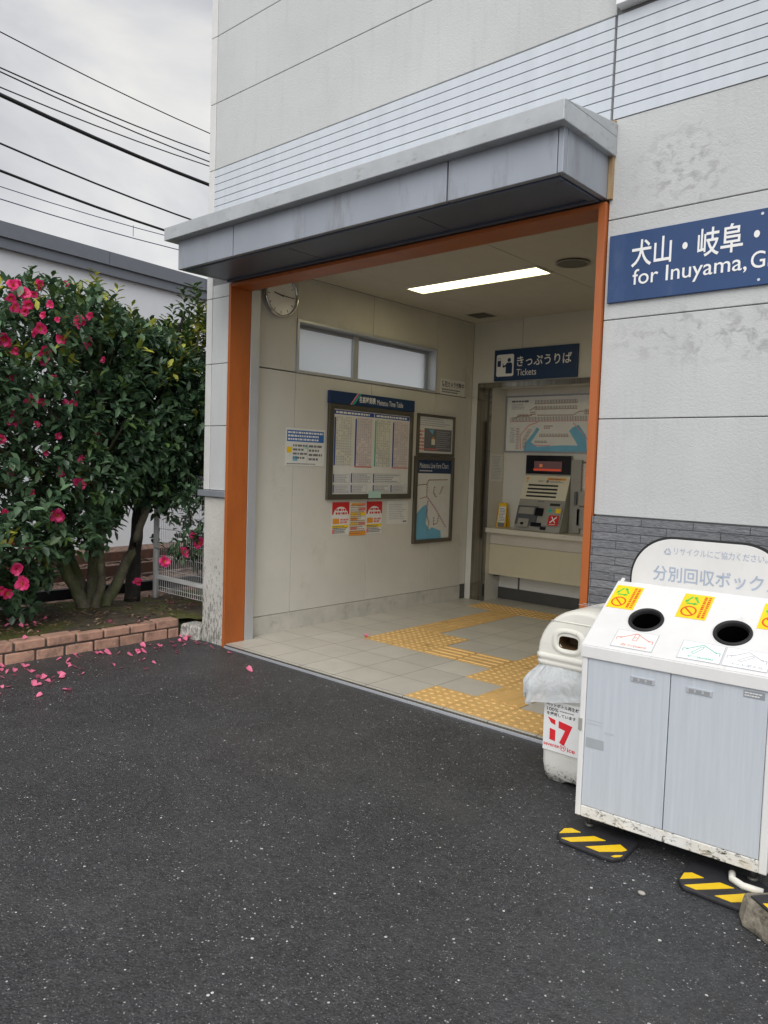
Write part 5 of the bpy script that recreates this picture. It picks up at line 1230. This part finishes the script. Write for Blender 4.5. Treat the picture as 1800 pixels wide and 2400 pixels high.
# fallen petals
def fallen_mesh(r, n):
    b = MB(); vs, fs = [], []
    for k in range(n):
        M3 = Matrix.Rotation(r.uniform(0, 6.28), 3, 'Z') @ Matrix.Rotation(R(r.uniform(-4, 26)), 3, 'X') @ Matrix.Rotation(R(r.uniform(-25, 25)), 3, 'Y')
        petal_grid(vs, fs, M3, r.uniform(.034, .044), r.uniform(.028, .036), r.uniform(.2, .5))
    b.add(vs, fs, m_petalf, True); return b.mesh('fallen_petal', recalc=False)
FP = [fallen_mesh(random.Random(70 + k), 1) for k in range(5)] + [fallen_mesh(random.Random(90), 2), fallen_mesh(random.Random(91), 4)]
asph_p = [(-4.943, 1.97), (-4.872, 1.969), (-4.877, 2.018), (-4.872, 2.107), (-4.8, 2.09), (-4.584, 2.015), (-4.655, 2.06), (-4.621, 2.073), (-4.509, 1.978), (-4.585, 2.114), (-4.522, 2.085), (-4.481, 2.057), (-4.581, 2.17), (-4.605, 2.195), (-4.576, 1.832), (-4.592, 1.87), (-4.282, 2.093), (-4.294, 1.901), (-4.985, 2.339), (-4.899, 2.366), (-4.837, 2.347), (-4.938, 2.476), (-4.708, 2.351), (-4.659, 2.363), (-4.561, 2.298), (-4.951, 2.656), (-4.898, 2.685), (-4.611, 2.55), (-4.851, 2.876), (-4.781, 2.889), (-4.978, 3.013), (-4.926, 2.963), (-4.627, 2.762), (-4.406, 2.658), (-4.488, 2.782), (-4.956, 3.076), (-4.911, 3.19), (-4.806, 3.142), (-4.798, 3.189), (-4.921, 3.31), (-4.78, 3.323), (-4.718, 3.321), (-4.806, 2.826), (-4.853, 2.908), (-4.885, 3.26), (-4.45, 1.75), (-4.75, 1.8), (-4.68, 1.72)] + [(-5.05 + abs(random.Random(k).gauss(0, .22)), 1.75 + 1.6 * random.Random(k + 500).random()) for k in range(28)]
soil_p = [(-5.784, 2.392), (-5.714, 2.346), (-5.657, 2.373), (-5.683, 2.428), (-5.645, 2.302), (-5.515, 2.378), (-5.51, 2.343), (-5.683, 2.564), (-5.25, 2.306), (-5.73, 3.662), (-5.653, 3.643), (-5.482, 3.689), (-5.706, 3.879), (-5.476, 3.754), (-5.3, 3.34), (-5.234, 3.171), (-5.265, 2.858), (-5.476, 2.427), (-5.6, 2.25), (-5.56, 2.46), (-5.75, 2.28), (-5.62, 2.5)]
def petal_thing(k, x_, y_, z_, label, group, s=1.0):
    o = bpy.data.objects.new('fallen_petal', FP[k]); COL.objects.link(o); o.location = (x_, y_, z_); o.rotation_euler = (0, 0, rf.uniform(0, 6.28)); o.scale = (s, s, s)
    tag(o, label, 'petal', group)
for k, (x_, y_) in enumerate(asph_p): petal_thing(k % 5 if k % 4 else 5, x_, y_, AZ + .003, 'pink camellia petal lying on the dark asphalt by the brick kerb', 'pink petals fallen on the asphalt', rf.uniform(.6, 1.15))
for k, (x_, y_) in enumerate(soil_p): petal_thing(k % 5, x_, y_, .115, 'wilting pink petal lying on the mossy soil behind the kerb', 'pink petals fallen on the planting bed', rf.uniform(.7, 1.0))
petal_thing(6, -4.978, 3.362, AZ + .006, 'fallen pink blossom clump at the foot of the rough kerb stone', None, 1.1)
petal_thing(0, -4.387, 3.33, AZ + .003, 'single pink petal beside the foot of the wide orange jamb', None, .9)
petal_thing(1, -3.914, 3.137, AZ + .003, 'lone pink petal on the asphalt in front of the entrance', None, 1.0)
petal_thing(6, -4.035, 4.35, .01, 'pink blossom head lying at the corner of the yellow tactile tiles', None, .85)
for (x_, y_), lb_ in (((-5.13, 2.18), 'flat pink petal on top of the brick kerb nearest the picture edge'), ((-5.14, 2.86), 'pale pink petal on top of the brick kerb halfway along'), ((-5.14, 3.02), 'pink petal on top of the brick kerb closest to the column')): petal_thing(2, x_, y_, .119, lb_, None, .9)
# leaf litter: nobody could count it
b = MB(); rl = random.Random(17); vs, fs = [], []; 
for k in range(420):
    p_ = Vector((rl.uniform(-6.1, -5.22), rl.uniform(1.4, 3.95), .125)); leaf(vs, fs, p_, Vector((rl.uniform(-1, 1), rl.uniform(-1, 1), rl.uniform(-.1, .25))), Vector((0, 0, 1)), rl.uniform(.025, .06), rl.uniform(.014, .026))
n = NT("dead_leaf"); gg = n.n('ShaderNodeNewGeometry'); m_dead = n.set(n.ramp(gg.outputs['Random Per Island'], (0., (.05, .028, .015)), (.6, (.16, .09, .045)), (1., (.34, .26, .17))), .7)
b.add(vs, fs, m_dead); tag(b.build('leaf_litter', recalc=False), 'brown dead leaves strewn over the planting bed', 'leaf litter', kind='stuff')

# ------------------------------------------------------------------ beyond the tracks
t = thing('platform_building', 'long grey building with a dark fascia across the tracks', 'building', (-13, 7, 0))
nv = Vector((.993, .122, 0))
def far_box(b, d0, d1, s0, s1, z0, z1, mat):
    P = [nv * -d0 + tv * s0, nv * -d0 + tv * s1, nv * -d1 + tv * s1, nv * -d1 + tv * s0]
    b.ext([(p.x, p.y, z0) for p in P], (0, 0, z1 - z0), mat)
b = MB()
for z0, z1 in ((-.3, 1.0), (1.01, 2.35), (2.36, 3.70), (3.71, 4.52)): far_box(b, 12, 16, -8, 30, z0, z1, m_bgwall)
far_box(b, 12.02, 15.9, -8, 30, -.3, 4.5, m_joint)
b.build('wall', t)
b = MB(); far_box(b, 11.93, 12, -8, 30, 4.54, 4.66, m_bgtrim); b.build('trim', t)
b = MB()
for s0, s1 in ((-8, 2.3), (2.31, 8.4), (8.41, 10.6), (10.61, 14), (14.01, 30)): far_box(b, 11.85, 12, s0, s1, 4.68, 4.91, m_bgfas)
far_box(b, 11.9, 16, -8, 30, 4.52, 4.7, m_bgfas); b.build('fascia', t)
# overhead wires
def wire(p, q, D, rad, mat, label, drop=False):
    c = Vector((0, 0, 1.35)); a = c + (Vector(p) - c) * D / 7; e_ = c + (Vector(q) - c) * D / 7; d_ = e_ - a
    t = MB(); P = [a + d_ * f_ + Vector((0, 0, .03 * D / 7 * ((f_ - .5) ** 2 * 4 - 1) * .8)) for f_ in [-2 + .2 * k for k in range(24)]]
    t.tube(P, rad, 6, mat); o = t.build('overhead_wire'); tag(o, label, 'wire', 'overhead wires above the tracks'); return o, a, d_
wire((-7.41, 2.92, 5.10), (-7.71, 5.37, 5.11), 7, .0055, m_wire, 'topmost thin black wire crossing the sky')
wire((-7.41, 2.92, 4.79), (-7.71, 5.37, 4.88), 7, .0065, m_wire, 'thin wire just under the topmost one, crossing its close twin')
wire((-7.41, 2.92, 4.755), (-7.71, 5.37, 4.79), 7.05, .0065, m_wire, 'thin wire crossing its close twin and ending the lower of that pair')
wire((-7.41, 2.92, 4.62), (-7.71, 5.37, 4.74), 7, .006, m_wire, 'thin wire running just above the thickest cable')
wire((-7.41, 2.92, 4.555), (-7.71, 5.37, 4.53), 7, .019, m_wire, 'thickest black cable of all the overhead wires')
wire((-7.41, 2.92, 4.13), (-7.71, 5.37, 4.065), 7, .009, m_wire, 'medium black wire alone below the thickest cable')
wire((-7.41, 2.92, 3.89), (-7.71, 5.37, 3.855), 7, .0125, m_wire, 'bundled black cable above the two violet wires')
wire((-7.41, 2.92, 3.75), (-7.71, 5.37, 3.83), 9.2, .0055, m_wire2, 'upper thin violet wire, lightly sagging over the tracks')
o_, a_, d_ = wire((-7.41, 2.92, 3.64), (-7.71, 5.37, 3.71), 9.2, .0065, m_wire2, 'lower violet contact wire with a short dropper')
b = MB(); c0 = CAMP + (Vector((-7.58, 4.35, 3.675)) - CAMP) * 9.2 / 7; b.tube([c0, c0 + Vector((.0, .0, .15))], .004, 5, m_wire2); b.build('dropper', o_)
